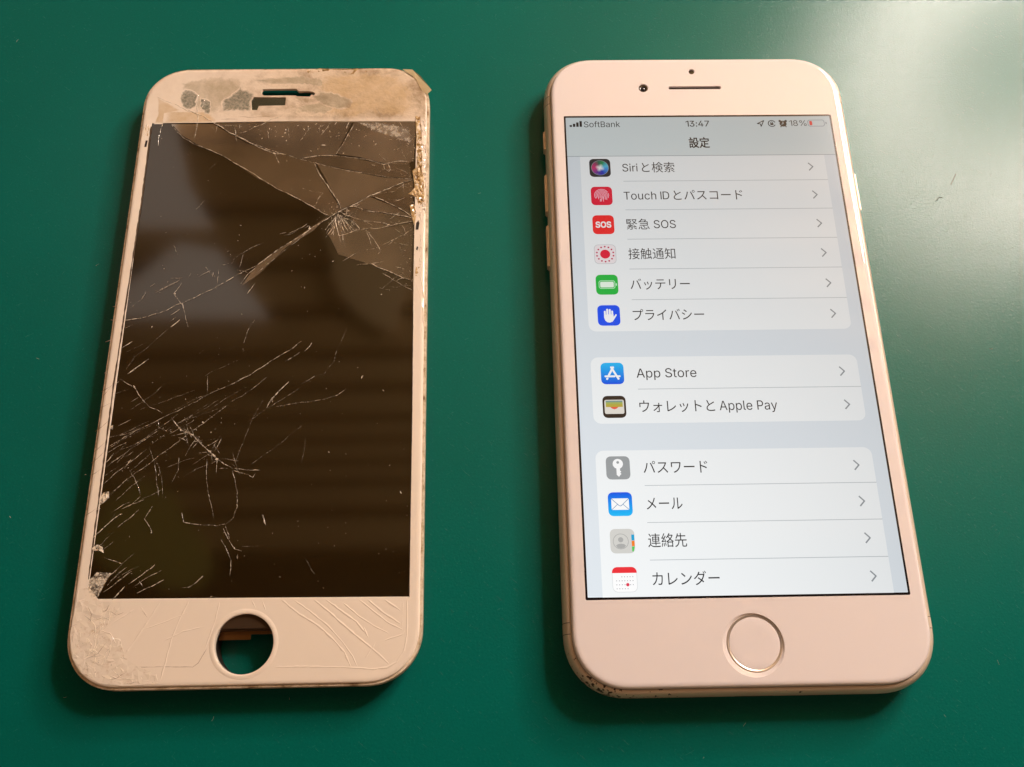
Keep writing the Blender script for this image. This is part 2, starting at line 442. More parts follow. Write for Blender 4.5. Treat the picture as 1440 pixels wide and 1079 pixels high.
def lettering(name, s, x0, x1, yc, cap, ink_, parent=display, bold=0.0, z=None):
    """s between x0 and x1 (points), capitals cap points high and centred on yc; bold = stroke growth in points"""
    kind = lambda ch: 2 if ord(ch) > 0x2000 else 1 if ch == 'I' else 3 if ch == '1' else 0
    runs = []
    for ch in s:
        if ch == ' ' and runs: runs[-1] += ch
        elif runs and kind(ch) == kind(runs[-1].strip()[-1]): runs[-1] += ch
        else: runs.append(ch)
    V_, F_ = [], []; pen = 0.0
    for r in runs:
        cj = ord(r[0]) > 0x2000; font = F_CJK if cj else F_LATIN
        sp_ = .40 if r.endswith(' ') else .11
        if r.strip() == 'I': vv, ff = [(0, 0), (.066, 0), (.066, cap_of(font, 'H')[1]), (0, cap_of(font, 'H')[1])], [(0, 1, 2, 3)]
        elif r.strip() == '1': H_ = cap_of(font, 'H')[1]; vv, ff = [(.155, 0), (.222, 0), (.222, H_), (.16, H_), (0, .83 * H_), (0, .73 * H_), (.155, .885 * H_)], [tuple(range(7))]
        else: vv, ff = text_run(r.strip(), font)
        if cj: lo, hi = cap_of(font, '緊'); k = cap * 1.30 / (hi - lo); oy = -cap * .15 - lo * k
        else: lo, hi = cap_of(font, 'H'); k = cap / (hi - lo); oy = -lo * k
        mnx = min(x for x, _ in vv); base = len(V_)
        V_ += [((x - mnx) * k + pen, y * k + oy) for x, y in vv]; F_ += [tuple(i + base for i in f) for f in ff]
        pen = max(x for x, _ in V_[base:]) + sp_ * cap * 1.3
    mx = max(x for x, _ in V_); sx = (x1 - x0) / mx
    copies = [(0, 0)] if not bold else [(a * bold, b * bold) for a in (-1, 1) for b in (-1, 1)]
    bm = bmesh.new()
    for j, (dx, dy) in enumerate(copies):
        bv = [bm.verts.new((ux(x0 + x * sx + dx), uy(yc + cap / 2 - y + dy), (z or Z2) + .0012 * j)) for x, y in V_]
        for f in F_:
            try: bm.faces.new([bv[i] for i in f])
            except ValueError: pass
    for f in bm.faces:
        f.normal_update()
        if f.normal.z < 0: f.normal_flip()
    return finish(name, bm, ink_, parent, recalc=False)
for s, a, b, k in [('Siri と検索', 75.3, 147.5, 0), ('Touch ID とパスコード', 74.6, 237.6, 1), ('緊急 SOS', 75.4, 142.2, 2), ('接触通知', 75.3, 138.0, 3),
                   ('バッテリー', 75.2, 153.6, 4), ('プライバシー', 75.6, 168.4, 5), ('App Store', 75.0, 151.2, 6), ('ウォレットと Apple Pay', 75.8, 249.0, 7),
                   ('パスワード', 75.4, 154.0, 8), ('メール', 76.0, 119.6, 9), ('連絡先', 74.8, 121.0, 10), ('カレンダー', 76.8, 155.8, 11)]:
    lettering('row_text', s, a, b, ROWS[k], 12.3, I_TXT)
lettering('title_text', '設定', 171.4, 199.8, 43.6, 12.6, I_TXT, bold=.28)
lettering('carrier_text', 'SoftBank', 25.4, 76.4, 11.6, 9.5, I_TXT)
lettering('clock_text', '13:47', 169.2, 202.4, 11.6, 9.5, I_TXT, bold=.1)
lettering('battery_text', '18%', 316.2, 340.6, 11.8, 9.4, I_TXT)
for i in range(4):
    bm = bmesh.new(); h = 3 + i * 2.2; poly(bm, U([(5.2 + i * 4.7, 15.6 - h), (8.6 + i * 4.7, 15.6 - h), (8.6 + i * 4.7, 15.6), (5.2 + i * 4.7, 15.6)]), Z2); finish('signal_bar', bm, I_TXT, display)
bm = bmesh.new()
o_ = rrect(11.6, 5.2, 3, 5, 2, 354.4, 12.0); flat_stroke(bm, U(o_), .13, Z2, 0, True)
poly(bm, U(rrect(.8, 1.7, .6, 3, 2, 368.6, 12.0)), Z2, 0)
poly(bm, U(rrect(2.0, 3.6, 1.2, 3, 2, 346.9, 12.0)), Z2, 1); finish('battery_symbol', bm, [I_CHEV, I_RED], display)
bm = bmesh.new(); flat_stroke(bm, U([(270.8, 12.2), (280.4, 7.2), (275.8, 17), (275.2, 12.8)]), .2, Z2, 0, True); finish('location_arrow', bm, I_TXT, display)
bm = bmesh.new(); flat_stroke(bm, U([(291.4 + 5 * math.cos(t), 12.2 + 5 * math.sin(t)) for t in [.5 + i * .3 for i in range(19)]]), .19, Z2)
poly(bm, U(rrect(2.2, 1.6, .4, 2, 2, 291.4, 13.2)), Z2); flat_stroke(bm, U([(290, 12), (290, 10.2), (291.4, 9.4), (292.8, 10.2), (292.8, 12)]), .14, Z2); finish('rotation_lock_symbol', bm, I_TXT, display)
bm = bmesh.new(); poly(bm, U(circ(307.4, 12.6, 5, 20)), Z2); poly(bm, U(circ(303.2, 8.2, 1.9, 10)), Z2 + .002); poly(bm, U(circ(311.6, 8.2, 1.9, 10)), Z2 + .002)
flat_stroke(bm, U([(303.4, 18.2), (305, 16)]), .22, Z2 + .002); flat_stroke(bm, U([(311.4, 18.2), (309.8, 16)]), .22, Z2 + .002)
flat_stroke(bm, U([(307.4, 9.5), (307.4, 12.8), (305.2, 13.6)]), .14, Z3, 1); finish('alarm_symbol', bm, [I_TXT, I_NAV], display)

# ---- app icons, one mesh each; (x, y) in points about the icon centre, y down
def grad_ink(name, stops):
    m = mat('screen_' + name, (.004, .004, .004), .12, spec=.35)
    tc = N(m, 'ShaderNodeTexCoord'); s_ = N(m, 'ShaderNodeSeparateXYZ'); L(m, tc.outputs['Generated'], s_.inputs[0])
    lcd_emission(m, ramp(m, s_.outputs[1], stops), SCREEN); return m
IX = 44.4
def icon_base(bm, k, mi=0, z=None):
    poly(bm, U(rrect(14.6, 14.6, 6.6, 6, 2.2, IX, ROWS[k])), z or Z2, mi)
def ic(k, pts): return U([(IX + a, ROWS[k] + b) for a, b in pts])
def icon(bm, mats, label): finish('app_icon', bm, mats, display, label=label)
# 0 assistant orb
m = mat('screen_orb', (.004, .004, .004), .12, spec=.35)
tc = N(m, 'ShaderNodeTexCoord'); mp = N(m, 'ShaderNodeMapping'); mp.inputs['Location'].default_value = (-.5, -.5, 0); mp.inputs['Scale'].default_value = (1, 1, 0); L(m, tc.outputs['Generated'], mp.inputs[0])
s_ = N(m, 'ShaderNodeSeparateXYZ'); L(m, mp.outputs[0], s_.inputs[0])
ang = math_n(m, 'MULTIPLY_ADD', math_n(m, 'ARCTAN2', s_.outputs[1], s_.outputs[0]), 1 / (2 * math.pi), .5)
hue = ramp(m, ang, [(0, srgb(215, 60, 120)), (.18, srgb(90, 60, 160)), (.32, srgb(30, 60, 190)), (.45, srgb(60, 150, 235)), (.55, srgb(90, 200, 235)), (.68, srgb(30, 150, 90)), (.78, srgb(50, 110, 90)), (.88, srgb(170, 60, 110)), (1, srgb(215, 60, 120))])
ln = N(m, 'ShaderNodeVectorMath', operation='LENGTH'); L(m, mp.outputs[0], ln.inputs[0])
hot = ramp(m, math_n(m, 'ADD', ln.outputs['Value'], math_n(m, 'MULTIPLY', math_n(m, 'SINE', math_n(m, 'MULTIPLY', ang, 25.1)), .03)), [(.05, (1, 1, 1)), (.27, (0, 0, 0))])
lcd_emission(m, mixc(m, hot, hue, (1, 1, 1)), SCREEN * .9)
bm = bmesh.new(); icon_base(bm, 0); finish('app_icon', bm, [ink('orb_back', srgb(38, 44, 52))], display, label='black icon with a glowing coloured orb')
bm = bmesh.new(); poly(bm, ic(0, circ(0, 0, 11.6, 32)), Z3, 0); finish('icon_orb', bm, m, display)
bm = bmesh.new(); flat_stroke(bm, ic(0, circ(0, 0, 11.8, 32)), .09, Z4, 0, True); finish('icon_ring', bm, ink('ring', srgb(150, 160, 165)), display)
# 1 fingerprint
bm = bmesh.new(); icon_base(bm, 1)
for r, a0, a1 in [(9.6, 150, 330), (9.6, 340, 395), (7.7, 160, 395), (5.8, 140, 400), (3.9, 165, 405), (2.0, 160, 410)]:
    ps = [(r * math.cos(math.radians(t)), -1.0 + r * .98 * math.sin(math.radians(t))) for t in range(a0, a1 + 1, 12)]
    if r < 9: ps = [(ps[0][0], ps[0][1] + 4 - r * .3)] + ps + [(ps[-1][0] * .98, ps[-1][1] + 3.5)]
    flat_stroke(bm, ic(1, ps), .15, Z3, 1)
flat_stroke(bm, ic(1, [(0, -1), (0, 3.5), (-1, 8.6)]), .15, Z3, 1)
for x in (-2.1, 2.0): flat_stroke(bm, ic(1, [(x * .9, 4.5), (x * 1.1, 8.6)]), .15, Z3, 1)
icon(bm, [I_PINK, ink('rose', srgb(255, 190, 205))], 'crimson icon with a fingerprint')
# 2 SOS
bm = bmesh.new(); icon_base(bm, 2); icon(bm, [I_RED], 'red icon reading SOS')
lettering('icon_text', 'SOS', IX - 10.2, IX + 10.2, ROWS[2], 8.6, I_WHITE, bold=.35, z=Z4)
# 3 exposure dots
bm = bmesh.new(); icon_base(bm, 3, 0); poly(bm, U(rrect(13.9, 13.9, 6.2, 6, 2.2, IX, ROWS[3])), Z3, 1)
poly(bm, ic(3, circ(0, 0, 6.7, 28)), Z4, 2)
for i in range(14):
    t = 2 * math.pi * (i + .5) / 14; poly(bm, ic(3, circ(11.2 * math.cos(t), 11.2 * math.sin(t), 1.25, 10)), Z4, 3)
icon(bm, [ink('pale_edge', srgb(205, 208, 210)), ink('pale', srgb(246, 236, 238)), I_PINK, ink('plum', srgb(205, 60, 95))], 'white icon with a red dot in a ring of dots')
# 4 battery
bm = bmesh.new(); icon_base(bm, 4); flat_stroke(bm, ic(4, rrect(10.4, 5.6, 2.8, 5)), .16, Z3, 1, True); poly(bm, ic(4, rrect(8.9, 4.1, 1.6, 4)), Z3, 2); poly(bm, ic(4, rrect(.9, 1.9, .8, 3, 2, 12.3, 0)), Z3, 1)
icon(bm, [I_GREEN, ink('mint', srgb(190, 245, 200)), ink('pale_mint', srgb(240, 255, 240))], 'green icon with a white battery')
# 5 hand
bm = bmesh.new(); icon_base(bm, 5)
for x, y0, y1, wv in [(-5.0, -6.6, 1, .40), (-1.8, -9.4, 0, .42), (1.5, -9.0, 0, .42), (4.6, -6.8, 1, .38)]:
    poly(bm, ic(5, rrect(wv * 3.1, (y1 - y0) / 2, 1.25, 5, 2, x, (y0 + y1) / 2)), Z3, 1)
poly(bm, ic(5, [(-6.3, -1), (6.0, -1.5), (6.2, 2.2), (9.0, -1.6), (10.2, -1.2), (10.0, .4), (6.8, 5.6), (4.4, 9.0), (1, 10.3), (-2.4, 9.8), (-5, 7.4), (-6.3, 3)]), Z4, 1)
icon(bm, [I_BLUE, I_WHITE], 'blue icon with a white raised hand')
# 6 store letter A made of bars
bm = bmesh.new(); icon_base(bm, 6); icon(bm, [grad_ink('sky', [(0, srgb(0, 82, 232)), (1, srgb(20, 190, 252))])], 'blue icon with a white letter A of three bars')
def bar(bm, a, b, wd, z, mi=0):
    flat_stroke(bm, ic(6, [a, b]), wd, z, mi)
    for q in (a, b): poly(bm, ic(6, circ(*q, wd / PT / 2, 12)), z + .001, mi)
bm = bmesh.new(); bar(bm, (1.3, -8.3), (-5.6, 4.2), .40, Z3); bar(bm, (-1.2, -8.3), (7.4, 7.4), .40, Z4); bar(bm, (-9, 4.0), (2.6, 4.0), .38, Z5); bar(bm, (6.8, 4.0), (9, 4.0), .38, Z5); bar(bm, (-6.6, 6.8), (-7.1, 7.5), .38, Z3)
finish('icon_letter', bm, I_WHITE, display)
# 7 wallet
bm = bmesh.new(); icon_base(bm, 7, 0); poly(bm, ic(7, rrect(12.2, 9.3, 2.2, 4)), Z3, 1)
for j, (ya, yb, mi) in enumerate([(-8.2, -6.0, 2), (-6.0, -3.4, 3), (-3.4, .2, 4)]): poly(bm, ic(7, [(-10.6, ya), (10.6, ya), (10.6, yb), (-10.6, yb)]), Z4, mi)
poly(bm, ic(7, [(-10.6, .2), (10.6, .2), (5, .4), (2.8, 2.4), (0, 3.4), (-2.8, 2.4), (-5, .4)]), Z4, 5)
icon(bm, [I_DARK, ink('paper', srgb(232, 226, 216)), ink('teal', srgb(132, 160, 150)), ink('olive', srgb(172, 182, 92)), ink('mustard', srgb(190, 172, 70)), ink('coral', srgb(238, 96, 72))], 'dark icon with a wallet of coloured cards')
# 8 key
bm = bmesh.new(); icon_base(bm, 8)
A = loop(bm, ic(8, circ(0, -5.0, 6.3, 24)), Z3); B = loop(bm, ic(8, circ(0, -6.8, 1.7, 24)), Z3); bridge(bm, A, B, 1)
poly(bm, ic(8, [(-2.1, .6), (2.3, .6), (2.3, 3.6), (3.8, 4.9), (2.3, 6.2), (3.8, 7.8), (2.2, 9.2), (.6, 11.4), (-2.1, 8.8)]), Z4, 1)
icon(bm, [I_GREY, I_WHITE], 'grey icon with a white key')
# 9 mail
bm = bmesh.new(); icon_base(bm, 9); icon(bm, [grad_ink('mail', [(0, srgb(20, 190, 252)), (1, srgb(0, 84, 235))])], 'blue icon with a white envelope')
bm = bmesh.new(); poly(bm, ic(9, rrect(10.6, 7.0, 1.2, 4)), Z3, 0)
flat_stroke(bm, ic(9, [(-10.2, -6.4), (-1.6, 1.6), (0, 2.4), (1.6, 1.6), (10.2, -6.4)]), .12, Z4, 1)
flat_stroke(bm, ic(9, [(-10.0, 6.4), (-3.2, .2)]), .11, Z4, 1); flat_stroke(bm, ic(9, [(10.0, 6.4), (3.2, .2)]), .11, Z4, 1)
finish('icon_envelope', bm, [I_WHITE, ink('steel_blue', srgb(110, 150, 190))], display)
# 10 contacts
bm = bmesh.new(); icon_base(bm, 10); flat_stroke(bm, ic(10, circ(-2, .4, 9.0, 28)), .1, Z3, 1, True)
poly(bm, ic(10, circ(-2, -1.6, 3.1, 18)), Z3, 2)
poly(bm, ic(10, [(-8, 5.4), (-5.6, 3.6), (-2, 3), (1.6, 3.6), (4, 5.4), (1.8, 8), (-2, 8.9), (-5.8, 8)]), Z3, 2)
for ya, yb, mi in [(-7.6, -.6, 3), (-.2, 6.2, 4), (6.6, 12.6, 5)]: poly(bm, ic(10, [(10.9, ya), (14.3, ya), (14.3 if yb < 8 else 12.6, yb), (10.9, yb)]), Z3, mi)
icon(bm, [ink('stone', srgb(214, 213, 208)), ink('taupe', srgb(170, 170, 168)), ink('taupe_fill', srgb(176, 176, 174)), ink('cyan', srgb(30, 165, 215)), ink('orange', srgb(248, 130, 40)), ink('leaf', srgb(90, 205, 95))], 'grey contacts icon with coloured tabs')
# 11 calendar
bm = bmesh.new(); icon_base(bm, 11, 0)
poly(bm, [p for p in U(rrect(14.2, 14.2, 6.4, 8, 2.2, IX, ROWS[11]))], Z3, 1)
top = [p for p in rrect(14.6, 14.6, 6.6, 8, 2.2, 0, 0) if p[1] < -7.7]
poly(bm, ic(11, sorted(top, key=lambda p: p[0]) + [(14.5, -7.6), (-14.5, -7.6)]), Z4, 2)
for r, (c0, c1) in enumerate([(2, 7), (0, 7), (0, 7), (0, 5)]):
    for c in range(c0, c1): poly(bm, ic(11, circ(-9.6 + c * 3.2, -3.2 + r * 4.6, .62, 8)), Z4, 3)
poly(bm, ic(11, circ(3.2, 6.0, 2.0, 14)), Z5, 4)
icon(bm, [ink('pale_edge', None), I_WHITE, ink('cal_red', srgb(240, 52, 60)), ink('dots', srgb(165, 165, 170)), ink('date', srgb(225, 60, 85))], 'white calendar icon with a red top')

# ================================================================== broken screen (origin at the centre of its black panel, on the mat)
BX, BY, BZ, BT = -90.9701, .9886, 2.0, .0017
broken = bpy.data.objects.new('broken_screen', None); COL.objects.link(broken)
broken.location = (BX * K, BY * K, BZ * K); broken.rotation_euler = (0, 0, BT)
broken['label'] = 'cracked white phone screen with black panel and empty button hole'; broken['category'] = 'phone screen'
RM = Matrix.Rotation(CAM_ROT[2], 3, 'Z') @ Matrix.Rotation(CAM_ROT[1], 3, 'Y') @ Matrix.Rotation(CAM_ROT[0], 3, 'X')
def at(u, v, z=3.5):
    """a spot measured on the photograph -> millimetres on the broken screen's own face"""
    d = RM @ Vector(((u - PW / 2) / F_PX, -(v - PH / 2) / F_PX, -1.0)); t = (z + BZ - CAM_LOC[2]) / d.z
    x = CAM_LOC[0] + d.x * t - BX; y = CAM_LOC[1] + d.y * t - BY
    c, s = math.cos(-BT), math.sin(-BT); return (c * x - s * y, s * x + c * y)
def zone(ox, oy, sc): return lambda pts, z=3.5: [at(ox + a / sc, oy + b / sc, z) for a, b in pts]
A1 = zone(180, 80, 4.905); A2 = zone(400, 80, 4.15); A3 = zone(80, 700, 3.72); A4 = zone(340, 700, 3.721)
A5 = zone(100, 280, 3.854); A6 = zone(360, 200, 3.854); A7 = zone(100, 480, 3.853); A8 = zone(360, 480, 3.854); A9 = zone(340, 90, 11.077)
PX = lambda pts, z=3.5: [at(a, b, z) for a, b in pts]

# cream painted glass, yellowed and dirty at the top and where it broke
def cream_glass(name, residue=None, amount=1.0, grain=.5, lo=.3):
    """painted cover glass with its glue stains; residue = colour of a smear whose thickness the mesh carries as 'cover'"""
    m = mat(name, (.86, .755, .64), .5, coat=.9, coat_rough=.06, spec=0)
    v = mm_coord(m); sp = N(m, 'ShaderNodeSeparateXYZ'); L(m, v, sp.inputs[0])
    na = noise(m, v, .16, 6, .62, .8); nb = noise(m, v, .9, 5, .65)
    topm = math_n(m, 'MINIMUM', math_n(m, 'MAXIMUM', math_n(m, 'MULTIPLY_ADD', sp.outputs[1], .5, -25.6), 0.0), 1.0)   # y > 51
    rgt = math_n(m, 'MINIMUM', math_n(m, 'MAXIMUM', math_n(m, 'MULTIPLY_ADD', sp.outputs[0], .03, .75), 0.12), 1.0)
    glue = math_n(m, 'MULTIPLY', topm, rgt)
    st = ramp(m, math_n(m, 'ADD', math_n(m, 'MULTIPLY', na, .75), math_n(m, 'MULTIPLY', nb, .25)), [(.36, (1, 1, 1)), (.45, (.55,) * 3), (.54, (.12,) * 3), (.66, (0, 0, 0))])
    c1 = mixc(m, math_n(m, 'MULTIPLY', glue, .55), (.86, .755, .64), (.64, .48, .31))
    c1 = mixc(m, math_n(m, 'MULTIPLY', math_n(m, 'MULTIPLY', st, glue), .75), c1, (.24, .14, .055))
    rough = math_n(m, 'MULTIPLY_ADD', glue, .25, .05)
    if residue:
        at_ = N(m, 'ShaderNodeAttribute'); at_.attribute_name = 'cover'
        n2 = noise(m, v, 1.1, 5, .65); n3 = noise(m, v, grain, 5, .7)
        cov = ramp(m, math_n(m, 'ADD', at_.outputs['Fac'], math_n(m, 'MULTIPLY_ADD', n2, .9, -.55)), [(.05, (0, 0, 0)), (.50, (1, 1, 1))])
        f = math_n(m, 'MULTIPLY', math_n(m, 'MULTIPLY', cov, amount), ramp(m, n3, [(lo, (.45,) * 3), (1 - lo, (1, 1, 1))]))
        c1 = mixc(m, f, c1, residue); rough = math_n(m, 'MULTIPLY_ADD', cov, .25, rough)
    L(m, c1, P(m).inputs['Base Color']); L(m, rough, P(m).inputs['Coat Roughness'])
    bump(m, math_n(m, 'MULTIPLY', math_n(m, 'ADD', na, nb), glue), .5, .0003)
    return m
M_CREAM = cream_glass('cream_front_glass')
M_SPECK = cream_glass('worn_to_grey', (.125, .13, .09), 1.0, 1.8, .30)
M_SMEAR = cream_glass('taupe_smear', (.30, .24, .15), .95, .4)
M_HAZE = cream_glass('grey_haze', (.40, .33, .22), .85, .5)
M_FILM = cream_glass('yellow_glue_film', (.58, .41, .22), .85, .45)
M_RIM = mat('dirty_plastic_rim', (.62, .50, .36), .42)
v = mm_coord(M_RIM); nr = noise(M_RIM, v, .5, 5, .65)
L(M_RIM, ramp(M_RIM, nr, [(.30, (.16, .085, .035)), (.42, (.50, .38, .24)), (.6, (.74, .62, .48))]), P(M_RIM).inputs['Base Color'])
M_LCD = mat('dark_polariser', (.036, .0165, .006), .07, coat=.0, spec=.85)
v = mm_coord(M_LCD); nl = noise(M_LCD, v, .05, 3)
L(M_LCD, mixc(M_LCD, nl, (.017, .0085, .0022), (.021, .012, .0035)), P(M_LCD).inputs['Base Color'])
M_BACK = mat('back_plate_metal', (.10, .06, .035), .4, metal=.7)
M_FLEX = mat('copper_flex', (.45, .22, .07), .35, metal=.5)

OX, OY = -.04, -.46
bo = lambda d: rrect(31.78 - d, 66.9 - d, 10.0 - d, 14, 2.1, OX, OY)
# rim
bm = bmesh.new(); first = prev = None
for d, z in [(1.5, -.5), (.9, -.5), (.3, 0), (0, 1.0), (0, 2.75), (.10, 2.98), (.34, 3.04), (1.5, 2.6)]:
    lp = loop(bm, bo(d), z)
    if prev: bridge(bm, prev, lp)
    else: first = lp
    prev = lp
bridge(bm, prev, first)
rim = finish('rim', bm, M_RIM, broken, 45)
# holes: button, receiver slot, bare window, panel opening
lcd_loop = [at(213.2, 173), at(400, 170.6), at(585.7, 170.6), at(581.8, 381), at(580, 584), at(576, 839.8), at(350, 841.5), at(121.5, 843.3)]
hole_c = at(342.8, 905.6)
hole = circ(*hole_c, 5.36, 52)
slot_l = A9([(300, 440), (312, 408), (335, 392), (850, 385), (895, 428), (1000, 424), (1100, 430), (1145, 455), (1130, 492), (1060, 510), (860, 505), (840, 491), (340, 495), (312, 472)])
win_l = A9([(140, 545), (180, 515), (690, 522), (680, 645), (265, 655), (240, 720), (150, 718)])
g_prof = [(.50, 2.9), (.50, 3.22), (.62, 3.38), (.85, 3.46), (1.2, 3.5), (1.4, 3.5)]
front = rim_plate('front_glass', bo, g_prof, [hole, slot_l, win_l, lcd_loop], 2.9, M_CREAM, broken, 40, hole_ch=.10)
bm = bmesh.new(); poly(bm, lcd_loop, 3.40); poly(bm, lcd_loop, 3.0); lcd = finish('panel', bm, M_LCD, broken, label='black panel of the cracked screen')
# raised collar round the button hole
bm = bmesh.new()
def ring_bm(bm, prof, cx, cy, n=56): lathe(bm, prof, cx, cy, n, cap=False)
ring_bm(bm, [(5.27, 2.3), (5.27, 3.5), (5.36, 3.56), (5.6, 3.58), (5.95, 3.56), (6.2, 3.49)], *hole_c); finish('button_collar', bm, M_CREAM, front, 50)
bm = bmesh.new(); lathe(bm, [(5.5, 2.95), (5.5, -1.9), (7.4, -1.9), (7.4, 2.95)], *hole_c, 40, cap=False); finish('hole_light_shield', bm, M_GAP, broken, 30)  # dark wall added round the hole to block stray light
# under the glass: metal backing and flex
bm = bmesh.new(); box_bm(bm, -28.6, 28.2, -57.4, 50.0, .9, 2.9, 0, .3); back = finish('back_plate', bm, M_BACK, broken, 40)
bm = bmesh.new(); box_bm(bm, -9, 8, -57.9, -50, .55, .9, 0, .05); box_bm(bm, -9.6, 0.3, -58.8, -50, .1, .5, 0, .1); finish('flex_cable', bm, M_FLEX, back, 40)
bm = bmesh.new(); box_bm(bm, -24, 23, -50, 44, -1.97, .9, 0, .2); finish('flex_fold', bm, M_FLEX, back, 40)

def jitter(pts, amp, step):
    out = [Vector(pts[0])]
    for i in range(len(pts) - 1):
        a, b = Vector(pts[i]), Vector(pts[i + 1]); n = max(1, int((b - a).length / step)); d = (b - a)
        nn = Vector((-d.y, d.x)).normalized() if d.length > 1e-6 else Vector((0, 0))
        for k in range(1, n + 1):
            q = a + d * k / n
            if k < n or i < len(pts) - 2: q = q + nn * random.gauss(0, amp)
            out.append(q)
    return out
# ---- thin clear panes, shards and the fracture lines
def clear_mat(name, tint, veil, veil_fac, rough=.08, sc_=.05, lo_=.3, soft=False):
    m = bpy.data.materials.new(name); m.use_nodes = True; nt = m.node_tree; nt.nodes.remove(nt.nodes['Principled BSDF'])
    out = nt.nodes['Material Output']
    tr = N(m, 'ShaderNodeBsdfTransparent'); tr.inputs[0].default_value = (*tint, 1)
    gl = N(m, 'ShaderNodeBsdfGlossy'); gl.inputs['Roughness'].default_value = rough
    di = N(m, 'ShaderNodeBsdfDiffuse'); di.inputs[0].default_value = (*veil, 1)
    fr = N(m, 'ShaderNodeFresnel'); fr.inputs[0].default_value = 1.5
    m1 = N(m, 'ShaderNodeMixShader'); m2 = N(m, 'ShaderNodeMixShader')
    vv = mm_coord(m); nn = noise(m, vv, sc_, 4 if sc_ < .2 else 8, .6); fac = math_n(m, 'MULTIPLY', ramp(m, nn, [(lo_, (.35,) * 3), (1 - lo_, (1.3,) * 3)]), veil_fac)
    if soft:                                   # thins out unevenly towards its outline
        at_ = N(m, 'ShaderNodeAttribute'); at_.attribute_name = 'cover'
        n2 = noise(m, vv, 1.1, 5, .65)
        cov = ramp(m, math_n(m, 'ADD', math_n(m, 'MULTIPLY', at_.outputs['Fac'], 1.0), math_n(m, 'MULTIPLY_ADD', n2, .9, -.55)), [(.12, (0, 0, 0)), (.60, (1, 1, 1))])
        fac = math_n(m, 'MULTIPLY', fac, cov); L(m, mixc(m, cov, (1, 1, 1), tint), tr.inputs[0])
    L(m, fac, m1.inputs[0]); L(m, tr.outputs[0], m1.inputs[1]); L(m, di.outputs[0], m1.inputs[2])
    L(m, fr.outputs[0], m2.inputs[0]); L(m, m1.outputs[0], m2.inputs[1]); L(m, gl.outputs[0], m2.inputs[2])
    L(m, m2.outputs[0], out.inputs['Surface']); return m
M_SHARD = clear_mat('sheen_painted_glass', (.97, .95, .92), (.66, .45, .27), .15, .05)  # in both shard glasses, brown diffuse colour paints the flakes' brighter reflections
M_SHARD2 = clear_mat('pale_sheen_painted_glass', (.96, .94, .9), (.70, .50, .32), .20, .07)
M_PANE = clear_mat('bare_window_glass', (.42, .50, .44), (.16, .20, .15), .22, .15)
def crack_mat(name, alpha, base=(.97, .86, .70), lo_=.2):
    m = mat(name, base, .25, coat=.6)
    vv = mm_coord(m); nn = noise(m, vv, 1.0, 4, .75)
    L(m, math_n(m, 'MULTIPLY', ramp(m, nn, [(.44, (lo_,) * 3), (.58, (1,) * 3)]), alpha), P(m).inputs['Alpha']); return m  # pale colour broken up by noise, painting glints along the ridge
CR = {'b': crack_mat('fracture_bright', 1.0, lo_=.30), 'm': crack_mat('fracture_mid', .72, lo_=.20), 'f': crack_mat('fracture_faint', .42, lo_=.12)}

def patch(name, lp, z, m, parent):
    cx = sum(p[0] for p in lp) / len(lp); cy = sum(p[1] for p in lp) / len(lp); bm = bmesh.new()
    lay = bm.verts.layers.float.new('cover'); n = len(lp)
    A_ = loop(bm, lp, z); B_ = loop(bm, [(cx + (p[0] - cx) * .62, cy + (p[1] - cy) * .62) for p in lp], z + .004); c_ = bm.verts.new((cx, cy, z + .005))
    for x in A_: x[lay] = 0.0
    for x in B_ + [c_]: x[lay] = 1.0
    for i in range(n): bm.faces.new((A_[i], A_[(i + 1) % n], B_[(i + 1) % n], B_[i])); bm.faces.new((B_[i], B_[(i + 1) % n], c_))
    return finish(name, bm, m, parent)
bm = bmesh.new(); poly(bm, win_l, 3.3); finish('window_pane', bm, M_PANE, front)
for lp in (A1([(370, 240), (395, 222), (440, 225), (482, 262), (478, 300), (470, 355), (440, 372), (405, 370), (375, 345), (360, 300)]),
           A1([(500, 280), (540, 290), (575, 312), (570, 360), (565, 400), (530, 392), (495, 350)]),
           A1([(640, 310), (690, 278), (740, 235), (780, 200), (800, 222), (870, 240), (880, 268), (850, 300), (845, 376), (650, 378)]),
           A2([(205, 205), (270, 205), (350, 232), (400, 255), (390, 290), (330, 310), (250, 290), (190, 262), (150, 230)])):
    patch('worn_patch', [tuple(q) for q in jitter(lp + lp[:1], .13, .45)[:-1]], 3.515, M_SMEAR if lp[0][0] > 0 else M_SPECK, front)

def shard(pts, tilt, m, z0=3.506, th=.12):
    """a loose flake of the cover glass, a little lifted on one side"""
    cx = sum(p[0] for p in pts) / len(pts); cy = sum(p[1] for p in pts) / len(pts)
    lift = [.28 * (tilt[0] * (p[0] - cx) + tilt[1] * (p[1] - cy)) for p in pts]; lo = min(lift)
    bm = bmesh.new(); poly(bm, [(p[0], p[1], z0 + h - lo) for p, h in zip(pts, lift)], 0)
    finish('glass_shard', bm, m, broken)
shard(PX([(242, 175), (300, 175), (345, 201), (400, 218), (443, 230), (455, 255), (470, 280), (479, 294), (464, 304), (430, 286), (400, 271), (360, 250), (315, 220), (280, 205), (255, 190)]), (-.004, .006), M_SHARD)
shard(PX([(302, 174), (400, 172), (496, 171), (472, 218), (440, 220), (424, 224), (390, 214), (345, 200)]), (.004, .004), M_SHARD2)
shard(PX([(498, 172), (584, 172), (582, 225), (572, 232), (540, 230), (505, 221), (474, 217)]), (-.006, .008), M_SHARD2)
shard(PX([(426, 224), (452, 218), (475, 219), (540, 231), (575, 228), (579, 251), (540, 249), (480, 237), (443, 230)]), (.003, -.005), M_SHARD)
